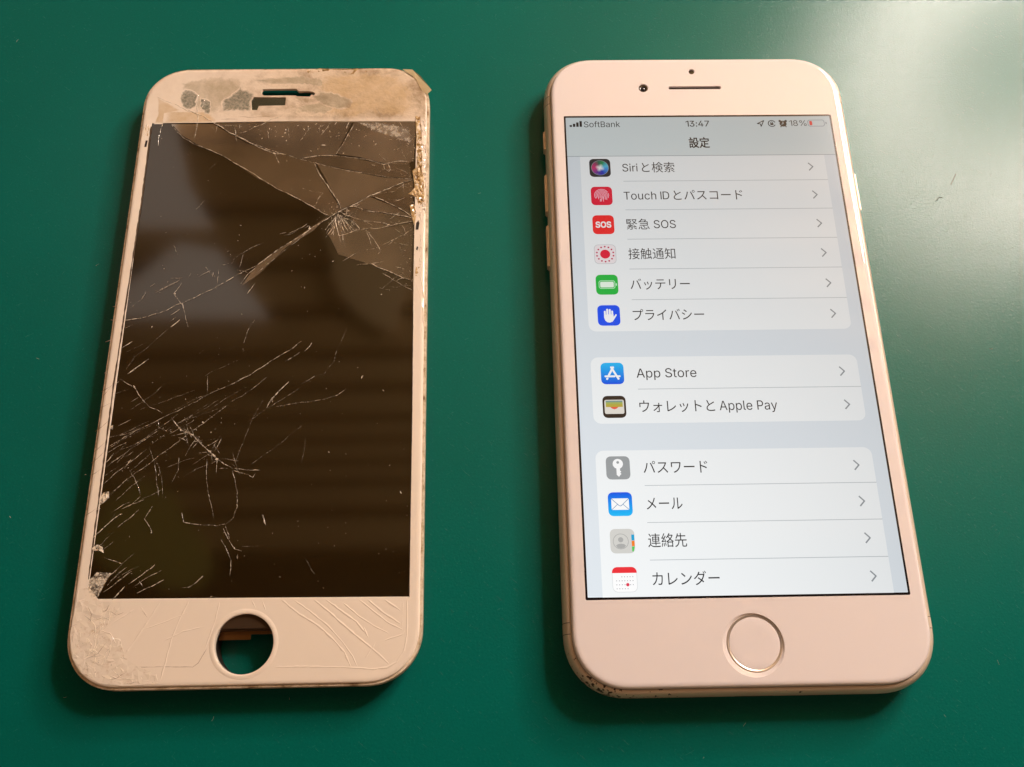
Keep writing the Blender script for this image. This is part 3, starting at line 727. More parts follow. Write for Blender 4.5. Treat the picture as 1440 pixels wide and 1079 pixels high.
shard(PX([(446, 231), (490, 240), (540, 250), (580, 252), (542, 266), (520, 276), (481, 294), (470, 275), (458, 252)]), (-.010, .012), M_SHARD2)
shard(PX([(522, 276), (545, 266), (581, 254), (580, 304), (556, 290)]), (.004, .004), M_SHARD)
shard(PX([(488, 292), (520, 277), (555, 291), (579, 306), (536, 299), (498, 291)]), (.006, -.004), M_SHARD2)
shard(PX([(482, 296), (498, 292), (536, 300), (580, 308), (579, 312), (540, 321), (508, 323)]), (-.004, .004), M_SHARD)
shard(PX([(470, 305), (507, 324), (540, 321), (580, 314), (578, 395), (520, 372), (476, 358), (462, 330)]), (.002, .003), M_SHARD)
shard(PX([(360, 374), (440, 318), (462, 304), (440, 325), (402, 348), (365, 385), (340, 402)]), (-.006, .006), M_SHARD2)

def crack(pts, wd, kind, name='crack', z=3.60, parent=None, amp=None, h=.45):
    """a fracture ridge: a thin roof-shaped strip of lifted glass"""
    q = jitter(jitter(pts, (amp if amp is not None else .11), 2.2), (amp if amp is not None else .045), .7); bm = bmesh.new(); prev = None; n = len(q)
    for i, p in enumerate(q):
        d = (q[min(i + 1, n - 1)] - q[max(i - 1, 0)]).normalized(); nn = Vector((-d.y, d.x))
        ww = wd * (random.uniform(.55, 1.25)) * (.35 if i in (0, n - 1) else 1) / 2
        row = [bm.verts.new((*(p + nn * ww), z - .02)), bm.verts.new((*p, z + ww * h)), bm.verts.new((*(p - nn * ww), z - .02))]
        if prev:
            bm.faces.new((prev[0], row[0], row[1], prev[1])); bm.faces.new((prev[1], row[1], row[2], prev[2]))
        prev = row
    return finish(name, bm, CR[kind] if kind in CR else kind, parent or broken, recalc=True)
C = lambda zf, pts, wd, k: crack(zf(pts), wd * .70, k)
# top right web
C(A6, [(0, 15), (80, 45), (160, 70), (250, 95), (320, 115), (420, 140), (520, 160), (620, 180), (720, 193), (850, 200)], .17, 'm')
C(A6, [(250, 90), (290, 78), (360, 70), (440, 72), (530, 82), (620, 102), (690, 120), (740, 108), (790, 102), (830, 110)], .20, 'b')
C(A6, [(318, 115), (340, 165), (385, 235), (420, 285), (445, 325), (462, 365)], .24, 'b')
C(A6, [(245, 250), (300, 268), (365, 272), (340, 310), (318, 345), (290, 350)], .15, 'm')
C(A1, [(300, 465), (340, 520), (400, 570), (460, 605), (540, 635), (610, 660), (660, 690), (740, 740), (850, 800), (960, 870), (1079, 935)], .17, 'b')
C(A6, [(160, 272), (240, 318), (300, 350), (370, 385), (400, 402)], .2, 'b')
C(A6, [(850, 205), (780, 225), (700, 260), (620, 292), (560, 322), (510, 348), (465, 370), (420, 398), (370, 428), (310, 462), (250, 505)], .22, 'b')
C(A6, [(250, 505), (190, 545), (110, 595), (40, 640), (0, 672)], .24, 'm')
C(A6, [(300, 462), (240, 520), (165, 580), (90, 640), (0, 715)], .14, 'f')
C(A5, [(1000, 365), (920, 400), (830, 450), (760, 495), (700, 525), (610, 565), (570, 580), (520, 603), (440, 632), (370, 650), (285, 658)], .22, 'm')
C(A6, [(620, 290), (690, 318), (750, 345), (800, 375), (850, 410)], .19, 'b')
C(A6, [(500, 350), (540, 350), (600, 370), (680, 383), (770, 397), (850, 412)], .19, 'b')
C(A6, [(490, 395), (540, 415), (590, 430), (680, 433), (722, 450)], .15, 'b')
C(A6, [(430, 395), (432, 440), (448, 510), (490, 495), (540, 483), (600, 473), (680, 465), (760, 448), (850, 430)], .20, 'b')
C(A6, [(470, 410), (510, 430), (545, 450), (565, 475)], .22, 'b')
for a, b in [((440, 385), (462, 492)), ((446, 388), (478, 490)), ((455, 398), (500, 488)), ((465, 405), (520, 486)), ((474, 412), (534, 482)), ((484, 418), (548, 478)), ((436, 400), (452, 470)), ((425, 390), (470, 375)), ((440, 372), (500, 405))]:
    C(A6, [a, ((a[0] + b[0]) / 2 + random.uniform(-5, 5), (a[1] + b[1]) / 2), b], .14, random.choice('bm'))
C(A6, [(595, 475), (640, 530), (675, 590), (662, 608)], .17, 'b')
C(A6, [(595, 480), (612, 520), (625, 562)], .12, 'm')
C(A6, [(850, 470), (800, 500), (735, 535), (690, 555), (640, 575), (575, 587), (520, 620), (470, 645)], .15, 'm')
C(A6, [(615, 655), (660, 678), (700, 695), (760, 722), (800, 740), (850, 748)], .20, 'b')
C(A6, [(685, 712), (740, 745), (800, 780), (850, 805)], .13, 'm')
C(A6, [(495, 355), (490, 395)], .26, 'b'); C(A6, [(97, 55), (112, 90), (128, 122)], .11, 'm')
C(A6, [(690, 120), (700, 145), (722, 160), (732, 150), (715, 118)], .18, 'b')
C(A6, [(795, 225), (798, 298)], .10, 'f'); C(A6, [(545, 245), (520, 290), (480, 308)], .10, 'f')
C(A6, [(775, 560), (800, 620), (825, 665)], .10, 'f'); C(A6, [(490, 1015), (462, 1078)], .14, 'f')
C(A6, [(690, 715), (740, 690), (795, 680), (800, 720)], .09, 'f')
# top edge
C(A2, [(378, 380), (362, 420)], .34, 'b'); C(A2, [(410, 395), (380, 440), (300, 570)], .16, 'm'); C(A2, [(205, 385), (207, 460)], .1, 'f')
C(A2, [(640, 380), (670, 490), (690, 560), (720, 620)], .12, 'f'); C(A2, [(530, 290), (560, 345), (600, 385)], .12, 'm')
C(A2, [(540, 400), (600, 440)], .14, 'f'); C(A2, [(650, 650), (700, 665), (740, 700)], .2, 'm'); C(A2, [(690, 730), (692, 800), (700, 812)], .12, 'm')
C(A1, [(205, 280), (260, 300), (340, 340), (430, 385)], .16, 'm')
C(A1, [(430, 375), (520, 410), (600, 465), (700, 525), (800, 575), (900, 625), (1000, 660), (1079, 675)], .30, 'b')
C(A1, [(490, 260), (478, 340), (480, 420), (470, 500), (455, 570)], .19, 'm'); C(A1, [(540, 260), (520, 330), (490, 380)], .24, 'b')
C(A1, [(245, 450), (225, 510), (212, 560), (210, 615)], .17, 'm'); C(A1, [(860, 490), (920, 465), (990, 435), (1060, 410)], .2, 'm')
C(A1, [(1005, 655), (1045, 740)], .11, 'm'); C(A1, [(560, 780), (610, 735)], .1, 'f'); C(A1, [(470, 1055), (535, 985)], .1, 'm')
# left middle
C(A5, [(600, 455), (580, 490), (560, 515), (580, 550), (605, 575), (615, 610), (625, 650), (635, 695)], .15, 'm')
C(A5, [(540, 695), (590, 655)], .22, 'b'); C(A5, [(540, 630), (590, 598)], .16, 'b'); C(A5, [(535, 665), (570, 640)], .15, 'm')
C(A5, [(540, 695), (480, 745), (410, 810), (350, 850), (300, 920)], .09, 'f')
C(A5, [(285, 705), (335, 683)], .19, 'b'); C(A5, [(275, 808), (332, 773)], .2, 'b'); C(A5, [(305, 950), (360, 918), (420, 868)], .24, 'b')
C(A5, [(730, 370), (760, 400), (780, 420)], .16, 'b'); C(A5, [(430, 475), (455, 460)], .2, 'b'); C(A5, [(555, 250), (580, 310)], .1, 'f')
C(A5, [(1000, 375), (960, 410), (920, 460)], .16, 'm'); C(A5, [(1000, 455), (955, 515)], .16, 'm'); C(A5, [(900, 385), (960, 400)], .16, 'm')
C(A5, [(1000, 650), (970, 700), (935, 785)], .13, 'f'); C(A5, [(885, 800), (860, 820)], .15, 'm'); C(A5, [(720, 820), (695, 838)], .13, 'm')
C(A5, [(240, 1005), (262, 988)], .2, 'b')
# lower left star
C(A7, [(1250, 0), (1180, 50), (1060, 122), (960, 185), (880, 230), (800, 265), (740, 292), (660, 335)], .19, 'm')
C(A7, [(660, 335), (590, 370), (530, 395), (480, 420), (430, 450), (350, 485), (270, 530), (200, 575)], .19, 'm')
C(A7, [(760, 280), (680, 315), (610, 345), (540, 385)], .13, 'f'); C(A7, [(1060, 195), (1000, 240), (930, 290), (860, 330)], .14, 'f')
C(A7, [(265, 205), (300, 235), (348, 255), (365, 290), (395, 330), (425, 358), (470, 375), (500, 395)], .19, 'm')
C(A7, [(545, 415), (570, 445), (600, 480), (660, 510), (700, 550), (740, 590), (790, 640), (830, 665), (875, 690)], .30, 'm')
C(A7, [(600, 470), (680, 520), (720, 575), (780, 625)], .22, 'f'); C(A7, [(875, 690), (950, 698), (1025, 700)], .17, 'm'); C(A7, [(880, 702), (940, 712), (985, 738), (1000, 715)], .15, 'm')
C(A7, [(1305, 8), (1290, 30), (1265, 55)], .30, 'b'); C(A7, [(1240, 60), (1200, 85), (1160, 110)], .14, 'm')
C(A7, [(1180, 220), (1130, 265), (1090, 320), (1060, 362)], .26, 'b'); C(A8, [(110, 355), (230, 333), (300, 322), (370, 310), (440, 290), (490, 258)], .16, 'm')
C(A7, [(850, 345), (770, 405), (710, 445), (650, 490), (600, 530), (540, 575), (480, 620), (420, 665), (350, 715), (290, 765), (215, 835)], .15, 'm')
C(A7, [(480, 480), (380, 550), (270, 625), (180, 690)], .13, 'm'); C(A7, [(410, 585), (330, 650), (250, 710), (170, 780)], .15, 'm')
C(A7, [(320, 700), (345, 740), (360, 790), (375, 830)], .15, 'm'); C(A7, [(325, 425), (255, 460)], .18, 'b'); C(A7, [(365, 305), (325, 330)], .16, 'm')
C(A7, [(120, 1065), (190, 1005), (270, 935)], .20, 'b'); C(A7, [(735, 640), (728, 720), (745, 820), (765, 900), (772, 970)], .12, 'm')
C(A7, [(875, 700), (890, 760), (903, 820), (895, 900), (875, 960), (835, 990), (790, 998), (700, 995), (610, 985), (600, 930)], .15, 'm')
C(A7, [(835, 1000), (850, 1050), (858, 1075)], .16, 'm'); C(A7, [(585, 630), (580, 700), (545, 770)], .12, 'm'); C(A7, [(1035, 940), (1055, 995)], .24, 'b')
C(A7, [(425, 570), (440, 630), (452, 670), (460, 780), (475, 840)], .13, 'f'); C(A7, [(460, 640), (490, 760), (497, 850)], .1, 'f')
C(A7, [(440, 895), (415, 940), (400, 965), (430, 1010), (440, 1040)], .15, 'm'); C(A7, [(740, 190), (738, 280)], .12, 'm')
C(A7, [(1040, 320), (980, 430), (940, 540), (890, 660)], .08, 'f'); C(A7, [(470, 430), (475, 470), (520, 490), (560, 475)], .2, 'f')
C(A7, [(200, 525), (290, 510), (350, 485)], .12, 'm'); C(A7, [(200, 605), (250, 575), (310, 545)], .14, 'm'); C(A7, [(1250, 235), (1320, 195), (1370, 180)], .13, 'f')
C(A7, [(175, 735), (240, 690), (330, 640)], .12, 'f'); C(A7, [(190, 655), (250, 610), (300, 560)], .1, 'f'); C(A7, [(205, 580), (300, 520), (470, 440)], .1, 'f')
C(A7, [(430, 560), (560, 470), (700, 380), (800, 320)], .08, 'f'); C(A7, [(500, 490), (620, 420), (760, 330)], .08, 'f'); C(A7, [(300, 60), (420, 0)], .08, 'f')
C(A7, [(345, 75), (330, 110), (300, 150)], .1, 'f'); C(A8, [(360, 200), (385, 160), (420, 110), (440, 50), (460, 5)], .1, 'f'); C(A8, [(240, 235), (320, 190)], .12, 'f')
C(A8, [(570, 205), (582, 188)], .22, 'f'); C(A8, [(248, 660), (262, 580), (270, 520)], .07, 'f')
# lower left corner
C(A3, [(245, 270), (295, 232)], .18, 'm'); C(A3, [(250, 315), (340, 345), (405, 292)], .18, 'm'); C(A3, [(345, 345), (290, 395), (245, 430)], .16, 'm'); C(A3, [(365, 365), (310, 420), (265, 460)], .3, 'f')
C(A3, [(355, 465), (290, 535)], .32, 'b'); C(A3, [(420, 500), (480, 475), (520, 450), (560, 430)], .18, 'b'); C(A3, [(655, 472), (690, 470), (730, 445), (762, 415)], .18, 'b')
C(A3, [(870, 160), (900, 220), (930, 265), (967, 280)], .16, 'm'); C(A3, [(860, 220), (910, 330), (905, 410)], .14, 'm'); C(A3, [(430, 435), (450, 468)], .16, 'm')
C(A3, [(790, 535), (805, 515), (840, 525)], .16, 'm'); C(A3, [(375, 210), (345, 240)], .12, 'f'); C(A4, [(110, 90), (125, 145)], .22, 'b'); C(A4, [(330, 315), (355, 360), (380, 398)], .11, 'f'); C(A4, [(0, 255), (100, 255)], .09, 'f')

# ---- welts: the white border is wavy where the glass under it moved
M_WELT = M_CREAM
M_GRIME = mat('grime_line', (.28, .17, .085), .6)
def welt(zf, pts, wd, m=M_WELT, h=.30): crack(zf(pts), wd, m, 'welt', 3.505, front, .02, h * .55)
for pts in [[(205, 530), (300, 610), (400, 670), (480, 745), (540, 810), (570, 885)], [(265, 530), (350, 590), (450, 670), (530, 760), (580, 830), (605, 885)],
            [(375, 530), (460, 600), (560, 690), (660, 770), (770, 870)], [(435, 530), (520, 590), (600, 650), (650, 710)], [(530, 550), (620, 625), (690, 670), (770, 710)],
            [(610, 530), (700, 600), (760, 650), (840, 690)], [(655, 530), (740, 600), (830, 660)], [(745, 530), (830, 590)], [(50, 530), (70, 575)], [(105, 530), (125, 590)],
            [(640, 680), (660, 730)], [(740, 750), (840, 715), (860, 690)], [(680, 800), (700, 755)], [(640, 850), (690, 770)]]:
    welt(A4, pts, random.uniform(.42, .62))
welt(A4, [(175, 885), (350, 885), (550, 887), (690, 897), (760, 890), (810, 860), (850, 800), (864, 720), (866, 530)], .5)
welt(A4, [(842, 530), (842, 690)], .22)
for pts, wd in [([(548, 535), (480, 640), (400, 760), (355, 820)], .5), ([(693, 535), (640, 640), (600, 740), (540, 960)], .5), ([(405, 585), (290, 660), (240, 700)], .4), ([(430, 560), (475, 620)], .3),
            ([(850, 545), (830, 640), (800, 720), (770, 800)], .45), ([(560, 750), (660, 700), (770, 675)], .35), ([(450, 690), (560, 650), (690, 600)], .3)]: welt(A3, pts, wd)
welt(A3, [(785, 790), (760, 830), (740, 865), (710, 886), (600, 886), (480, 886), (355, 886)], .13, M_GRIME)
welt(A3, [(230, 575), (290, 600), (310, 615), (350, 600)], .16, M_GRIME); welt(A3, [(195, 690), (220, 685), (240, 700), (215, 705)], .30, M_GRIME)
welt(A3, [(295, 545), (305, 600)], .12, M_GRIME); welt(A3, [(445, 590), (475, 630)], .1, M_GRIME); welt(A3, [(65, 678), (120, 655)], .2, M_GRIME)
welt(A5, [(165, 1045), (205, 1020), (240, 1000)], .12, M_GRIME)
for a, b in [((225, 585), (280, 570)), ((185, 775), (222, 760)), ((215, 655), (275, 660)), ((205, 830), (240, 800)), ((180, 945), (225, 910))]: welt(A5, [a, b], .1, mat('fine_split', (.5, .38, .26), .4) if 0 else M_WELT, .8)
for a, b in [((170, 300), (230, 225)), ((160, 360), (222, 330)), ((130, 490), (205, 430)), ((125, 600), (185, 545)), ((110, 660), (178, 600)), ((100, 730), (165, 690)), ((75, 945), (140, 905))]: welt(A7, [a, ((a[0] + b[0]) / 2, (a[1] + b[1]) / 2 + 3), b], .11, M_GRIME)
for pts in ([(866, 760), (890, 830), (905, 900), (910, 990)], [(880, 700), (900, 760), (912, 850)]): welt(A6, pts, .3)
welt(A1, [(760, 410), (850, 418), (1000, 408)], .14, M_GRIME); welt(A1, [(640, 430), (760, 430)], .2, M_GRIME); welt(A1, [(370, 340), (440, 382)], .16, M_GRIME)
welt(A9, [(660, 220), (720, 236), (800, 222)], .14, M_GRIME); welt(A9, [(975, 295), (1040, 310)], .3, M_GRIME)

# ---- crushed glass: many little facets
M_CRUSH = mat('crushed_glass', (.86, .755, .64), .16, coat=1.0)
v = mm_coord(M_CRUSH); nc = noise(M_CRUSH, v, .9, 4, .7); L(M_CRUSH, ramp(M_CRUSH, nc, [(.28, (.68, .54, .40)), (.45, (.86, .755, .64)), (.75, (.86, .76, .62))]), P(M_CRUSH).inputs['Base Color'])
M_GOLD = mat('yellow_glue_crumbs', (.5, .33, .12), .3, coat=.5)
v = mm_coord(M_GOLD); nc = noise(M_GOLD, v, 1.3, 4, .7); L(M_GOLD, ramp(M_GOLD, nc, [(.3, (.10, .05, .015)), (.46, (.48, .30, .11)), (.7, (.75, .60, .38))]), P(M_GOLD).inputs['Base Color'])
def crush(name, outline, n, zlo, zhi, m, parent, seed=1, sm_=None):
    rnd = random.Random(seed)
    xs = [p[0] for p in outline]; ys = [p[1] for p in outline]; pts = [Vector(p) for p in outline]
    while len(pts) < n + len(outline):
        p = (rnd.uniform(min(xs), max(xs)), rnd.uniform(min(ys), max(ys)))
        if inside(p, outline): pts.append(Vector(p))
    vs, _, fs, *_r = geometry.delaunay_2d_cdt(pts, [], [], 0, .001)
    bm = bmesh.new(); no = len(outline)
    bv = [bm.verts.new((q.x, q.y, zlo if i < no else zlo + (zhi - zlo) * rnd.random() ** 2.6)) for i, q in enumerate(vs)]
    for f in fs:
        c = sum((vs[i] for i in f), Vector((0, 0))) / 3
        if inside(c, outline):
            try: bm.faces.new([bv[i] for i in f])
            except ValueError: pass
    return finish(name, bm, m, parent, sm_, kind='stuff')
crush('crushed_corner', A3([(110, 480), (170, 470), (240, 545), (330, 545), (335, 600), (245, 690), (330, 740), (370, 850), (520, 920), (540, 975), (350, 985), (230, 975), (130, 920), (80, 840), (68, 720), (90, 600)]), 260, 3.502, 3.585, M_CRUSH, broken, 3)
crush('crushed_edge', A3([(170, 430), (210, 390), (290, 395), (250, 450), (215, 520), (180, 525), (160, 480)]), 70, 3.5, 3.75, CR['m'], broken, 4)
crush('crushed_edge', A3([(185, 260), (215, 245), (240, 262), (245, 290), (220, 275), (186, 280)]), 26, 3.5, 3.75, CR['b'], broken, 5)
crush('crushed_edge', A7([(160, 850), (175, 820), (205, 815), (205, 850), (170, 880), (148, 890)]), 34, 3.5, 3.75, CR['b'], broken, 6)
crush('crushed_edge', A7([(205, 475), (212, 455), (228, 455), (225, 478)]), 10, 3.5, 3.75, CR['b'], broken, 7)
crush('glue_crumbs', PX([(584, 163), (591, 163), (594, 200), (593, 265), (589, 266), (586, 230)]), 260, 3.48, 3.78, M_GOLD, broken, 8)
crush('glue_crumbs', PX([(580, 240), (590, 232), (596, 250), (597, 285), (588, 290), (585, 278), (574, 273), (583, 264)]), 230, 3.48, 3.72, M_GOLD, broken, 9)
crush('glue_crumbs', PX([(576, 289), (582, 287), (586, 300), (583, 318), (579, 306)]), 70, 3.48, 3.70, M_GOLD, broken, 10)
crush('glue_crumbs', PX([(585, 372), (592, 372), (590, 392), (583, 388)]), 20, 3.47, 3.6, M_GOLD, broken, 11)
crush('crushed_edge', PX([(590, 165), (599, 165), (600, 240), (599, 300), (593, 310), (594, 250)]), 260, 3.4, 3.66, M_CRUSH, broken, 12)
crush('glue_crumbs', PX([(430, 99), (450, 95), (470, 99), (510, 96), (520, 103), (470, 106), (435, 105)]), 60, 3.2, 3.75, M_GOLD, broken, 13)
crush('glue_crumbs', PX([(205, 172), (213, 172), (210, 185), (207, 206), (202, 206)]), 40, 3.3, 3.7, M_GOLD, broken, 14)
crush('crushed_edge', PX([(206, 150), (214, 160), (209, 172), (204, 206), (198, 210), (201, 175)]), 60, 3.4, 3.65, M_CRUSH, broken, 15)
crush('glue_crumbs', PX([(588, 290), (593, 290), (594, 372), (589, 372), (590, 330)]), 110, 3.48, 3.62, M_CRUSH, broken, 17)
crush('crushed_edge', A2([(430, 385), (560, 385), (720, 420), (740, 500), (640, 470), (520, 430)]), 40, 3.56, 3.62, CR['f'], broken, 16)
for lp in (A6([(880, 425), (886, 440), (880, 475), (866, 475), (868, 440)]), A6([(872, 565), (880, 570), (874, 588), (868, 582)]), PX([(205, 198), (208, 198), (206, 207), (203, 207)])):
    bm = bmesh.new(); poly(bm, lp, 3.56); finish('broken_gap', bm, M_GAP, front)
# dark joint along both long edges of the panel
M_JOINT = mat('brown_joint', (.07, .042, .02), .4)
for pts, wd in (([(212.6, 178), (199, 284), (160, 540), (124.5, 815)], .32), ([(575.2, 842), (579.6, 584), (581.4, 400)], .12)):
    crack(PX(pts), wd, M_JOINT, 'panel_joint', 3.53, front, .01, .2)
# white strip end and lifted film at the corners
bm = bmesh.new(); vs_ = [(*p, z) for p, z in zip(PX([(566, 97), (580, 98), (592, 108), (607, 126), (600, 133), (592, 126), (584, 110), (570, 101)]), (3.4, 3.5, 3.6, 3.3, 3.4, 3.6, 3.65, 3.6))]
poly(bm, vs_, 0); finish('film_flap', bm, clear_mat('clear_yellow_film', (.92, .84, .66), (.70, .52, .30), .55, .2), broken)
for lp in (A1([(205, 275), (370, 365), (250, 380), (240, 465), (180, 465), (205, 400)]), A1([(255, 375), (560, 378), (625, 440), (600, 455), (240, 455)])):
    patch('film_strip', lp, 3.508, M_FILM, front)

# finer webs: hairline splits running with the main fractures
rnd = random.Random(33)
def hair(p, ang, ln, wd, k, bend=.3):
    q = [Vector(p)]; n = max(3, int(ln / 1.6)); a_ = ang
    for _ in range(n): a_ += rnd.gauss(0, bend * .35); q.append(q[-1] + Vector((math.cos(a_), math.sin(a_))) * ln / n)
    q = [x for x in q if inside(x, lcd_loop)]
    if len(q) > 2: crack([tuple(x) for x in q], wd, k, amp=.05)
ctr = Vector(at(245, 610))
for _ in range(22):                                                     # left star: a sheaf of long parallel splits towards the edge
    p = ctr + Vector((rnd.gauss(-4, 8), rnd.gauss(-1, 6))); hair(p, math.radians(rnd.choice((212, 215, 218, 32, 35, 38)) + rnd.gauss(0, 7)), rnd.uniform(3, 13), rnd.uniform(.05, .09), rnd.choice('ffm'), .16)
for _ in range(26):                                                     # and splinters along its cross break
    t = rnd.random(); p = Vector(at(240 + 90 * t, 590 + 75 * t)) + Vector((rnd.gauss(0, .8), rnd.gauss(0, .8))); hair(p, rnd.uniform(0, 6.28), rnd.uniform(1.2, 4), rnd.uniform(.07, .13), rnd.choice('fmb'), .5)
for _ in range(22):
    p = Vector(at(rnd.uniform(130, 190), rnd.uniform(640, 835))); hair(p, math.radians(rnd.gauss(38, 10)), rnd.uniform(1.5, 6), rnd.uniform(.07, .12), rnd.choice('fmb'), .2)
hub = Vector(at(474, 302))
for _ in range(26):                                                     # right hub: short rays
    a_ = rnd.gauss(-.9, .8); hair(hub + Vector((math.cos(a_), math.sin(a_))) * rnd.uniform(.3, 4), a_ + rnd.gauss(0, .15), rnd.uniform(1.5, 5), rnd.uniform(.06, .12), rnd.choice('fmb'), .2)
for _ in range(30):                                                     # chipped zone along the right edge
    p = Vector(at(580 - abs(rnd.gauss(0, 16)), rnd.uniform(180, 420))); hair(p, math.pi + rnd.gauss(0, .55), rnd.uniform(1.2, 6), rnd.uniform(.06, .13), rnd.choice('fmb'), .4)
for _ in range(20):                                                     # under the top border
    p = Vector(at(rnd.uniform(280, 575), 173 + abs(rnd.gauss(0, 8)))); hair(p, -math.pi / 2 + rnd.gauss(0, .8), rnd.uniform(.8, 4), rnd.uniform(.07, .14), rnd.choice('fmb'), .4)
for _ in range(24):                                                     # along the long diagonal
    t = rnd.random(); p = Vector(at(462 - 300 * t, 306 + 128 * t)) + Vector((rnd.gauss(0, .7), rnd.gauss(0, .7))); hair(p, math.radians(212 + rnd.gauss(0, 22)), rnd.uniform(1, 5), rnd.uniform(.06, .11), rnd.choice('ffmb'), .25)
corner = A3([(110, 480), (170, 470), (240, 545), (330, 545), (335, 600), (245, 690), (330, 740), (370, 850), (520, 920), (540, 975), (350, 985), (230, 975), (130, 920), (80, 840), (68, 720), (90, 600)])
for k_ in range(46):                                                    # splits through the crushed corner
    while True:
        p = (rnd.uniform(-32, -14), rnd.uniform(-67, -50))
        if inside(p, corner): break
    a_ = rnd.gauss(.9, .9); ln = rnd.uniform(1.5, 5.5)
    pth = [p, (p[0] + ln * .5 * math.cos(a_), p[1] + ln * .5 * math.sin(a_)), (p[0] + ln * math.cos(a_ + .3), p[1] + ln * math.sin(a_ + .3))]
    if not all(inside(q_, corner) for q_ in pth): continue
    crack(pth, rnd.uniform(.06, .13), M_GRIME if k_ % 6 == 0 else 'b' if k_ % 3 else M_WELT, 'crack', 3.57, front)

patch('film_strip', [tuple(q) for q in jitter(PX([(446, 104), (500, 100), (560, 104), (582, 118), (588, 140), (586, 160), (560, 166), (520, 160), (490, 168), (452, 163), (470, 140), (442, 124), (446, 104)]), .25, .8)[:-1]], 3.508, M_FILM, front)
for lp in ([(252, 116), (300, 106), (335, 110), (346, 124), (340, 140), (318, 148), (300, 163), (262, 152)], [(346, 112), (420, 107), (470, 112), (508, 128), (480, 126), (440, 118), (368, 117)], [(452, 134), (520, 128), (528, 148), (470, 160), (412, 160), (412, 150), (446, 146)]):
    patch('worn_patch', [tuple(q) for q in jitter(PX(lp + lp[:1]), .2, .6)[:-1]], 3.505, M_HAZE, front)
# dust and splinters lying on the black panel, plus painted glints on the corner
bm = bmesh.new(); rnd = random.Random(21)
def speck(p, s, z=3.62):
    a = rnd.uniform(0, 6.28); st_ = rnd.uniform(1, 2.6)
    q = [(p[0] + s * st_ * math.cos(a) * c_ - s * math.sin(a) * d_, p[1] + s * st_ * math.sin(a) * c_ + s * math.cos(a) * d_, z + rnd.uniform(0, .08)) for c_, d_ in ((-1, 0), (0, -.6), (1, 0), (0, .6))]
    poly(bm, q, 0)
for zf, a, b, s in [(A2, 300, 392, .22), (A2, 265, 437, .18), (A2, 305, 465, .18), (A2, 230, 518, .26), (A2, 318, 447, .14), (A2, 185, 395, .14), (A2, 150, 725, .14), (A2, 520, 635, .16), (A2, 530, 515, .28), (A2, 155, 552, .14), (A2, 80, 405, .18), (A2, 345, 565, .1), (A2, 140, 410, .13),
                    (A5, 505, 380, .14), (A5, 440, 695, .16), (A5, 920, 145, .12), (A5, 920, 268, .11), (A5, 905, 228, .1), (A5, 852, 285, .14), (A5, 770, 410, .22), (A5, 345, 1022, .24), (A5, 565, 515, .16), (A5, 935, 825, .1),
                    (A6, 418, 648, .14), (A6, 680, 827, .14), (A6, 292, 610, .1), (A6, 320, 622, .1), (A6, 265, 788, .13), (A6, 195, 700, .08), (A6, 230, 562, .12), (A6, 500, 402, .2), (A6, 290, 470, .24), (A6, 718, 450, .16), (A6, 695, 695, .14),
                    (A8, 658, 447, .12), (A8, 396, 602, .14), (A8, 785, 820, .17), (A8, 725, 674, .08), (A8, 690, 268, .12), (A8, 575, 195, .18), (A8, 488, 612, .07), (A4, 200, 415, .1), (A4, 755, 270, .1), (A4, 120, 130, .2),
                    (A3, 945, 310, .18), (A3, 930, 265, .14), (A3, 495, 185, .16), (A3, 220, 60, .16), (A3, 335, 88, .18), (A3, 760, 415, .16), (A7, 1090, 320, .24), (A7, 790, 640, .3), (A7, 755, 597, .2), (A7, 903, 822, .14), (A7, 595, 480, .25), (A7, 715, 440, .2)]:
    speck(zf([(a, b)])[0], s)
for _ in range(170):
    u_, v_ = rnd.uniform(150, 575), rnd.uniform(180, 830)
    if u_ > 215 - (v_ - 173) * .138 + 4: speck(at(u_, v_), rnd.choice((.04, .05, .05, .07)))
for _ in range(60):
    t = rnd.random(); speck(at(320 + t * 265 + rnd.uniform(-20, 20), 176 + abs(rnd.gauss(0, 16))), rnd.choice((.06, .08, .1, .13)))
for _ in range(110):
    p_ = Vector(at(478 + rnd.gauss(0, 14), 306 + rnd.gauss(0, 9))); speck(p_, rnd.choice((.04, .06, .08)))
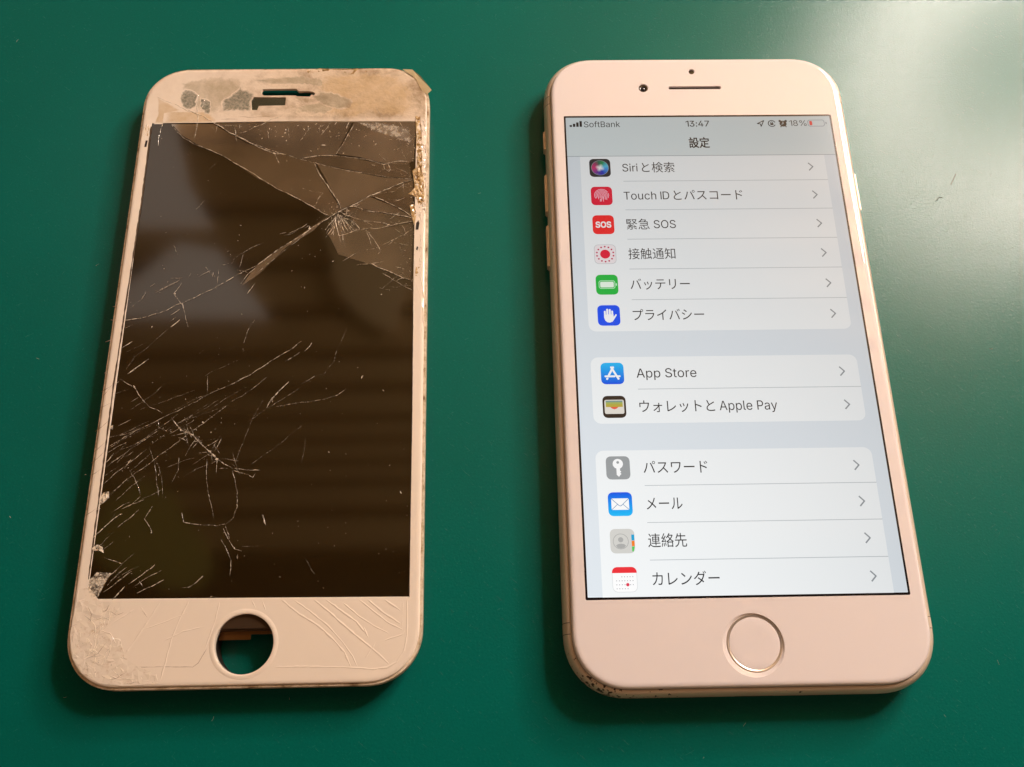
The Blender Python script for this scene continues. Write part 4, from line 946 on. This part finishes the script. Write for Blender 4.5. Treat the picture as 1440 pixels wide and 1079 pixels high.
for _ in range(90):
    speck(at(584 - abs(rnd.gauss(0, 10)), rnd.uniform(176, 400)), rnd.choice((.05, .07, .1)))
for _ in range(70):
    a_ = rnd.gauss(0, 1); speck(at(240 + a_ * 55, 615 - a_ * 30 + rnd.gauss(0, 22)), rnd.choice((.05, .06, .09)))
for _ in range(60):  # pale specks that paint glints onto the crushed facets
    p_ = (rnd.uniform(-32, -14), rnd.uniform(-67, -50))
    if inside(p_, corner): speck(p_, rnd.choice((.06, .09, .12)), 3.6)
finish('splinters_and_glints', bm, CR['b'], broken, kind='stuff')

# lint on the mat
bm = bmesh.new(); rnd = random.Random(5); n_ = 0
def mat_pt(u, v):
    d = RM @ Vector(((u - PW / 2) / F_PX, -(v - PH / 2) / F_PX, -1.0)); t = -CAM_LOC[2] / d.z; return Vector((CAM_LOC[0] + d.x * t, CAM_LOC[1] + d.y * t))
def fibre(pts, wd, mi):
    for i in range(len(pts) - 1):
        a, b = pts[i], pts[i + 1]; d = (b - a).normalized(); nn = Vector((-d.y, d.x)) * wd
        A_ = [bm.verts.new((*(a + nn), .01)), bm.verts.new((*a, .01 + wd * 1.5)), bm.verts.new((*(a - nn), .01))]
        B_ = [bm.verts.new((*(b + nn), .01)), bm.verts.new((*b, .01 + wd * 1.5)), bm.verts.new((*(b - nn), .01))]
        for q in ((A_[0], B_[0], B_[1], A_[1]), (A_[1], B_[1], B_[2], A_[2])): bm.faces.new(q).material_index = mi
fibre([mat_pt(1344, 245), mat_pt(1340, 254), mat_pt(1337, 260)], .05, 0)
fibre([mat_pt(1316, 283), mat_pt(1320, 278), mat_pt(1325, 278)], .05, 0)
for _ in range(22):
    p = mat_pt(rnd.uniform(10, 1430), rnd.uniform(10, 1070)); a = rnd.uniform(0, 6.28); s = rnd.uniform(.25, .9)
    q = p + Vector((math.cos(a), math.sin(a))) * s; fibre([p, (p + q) / 2 + Vector((rnd.uniform(-.1, .1), rnd.uniform(-.1, .1))), q], .028, 1)
finish('lint', bm, [mat('dark_lint', (.085, .095, .07), .9, spec=0), mat('pale_lint', (.34, .36, .30), .7)], None, kind='stuff')
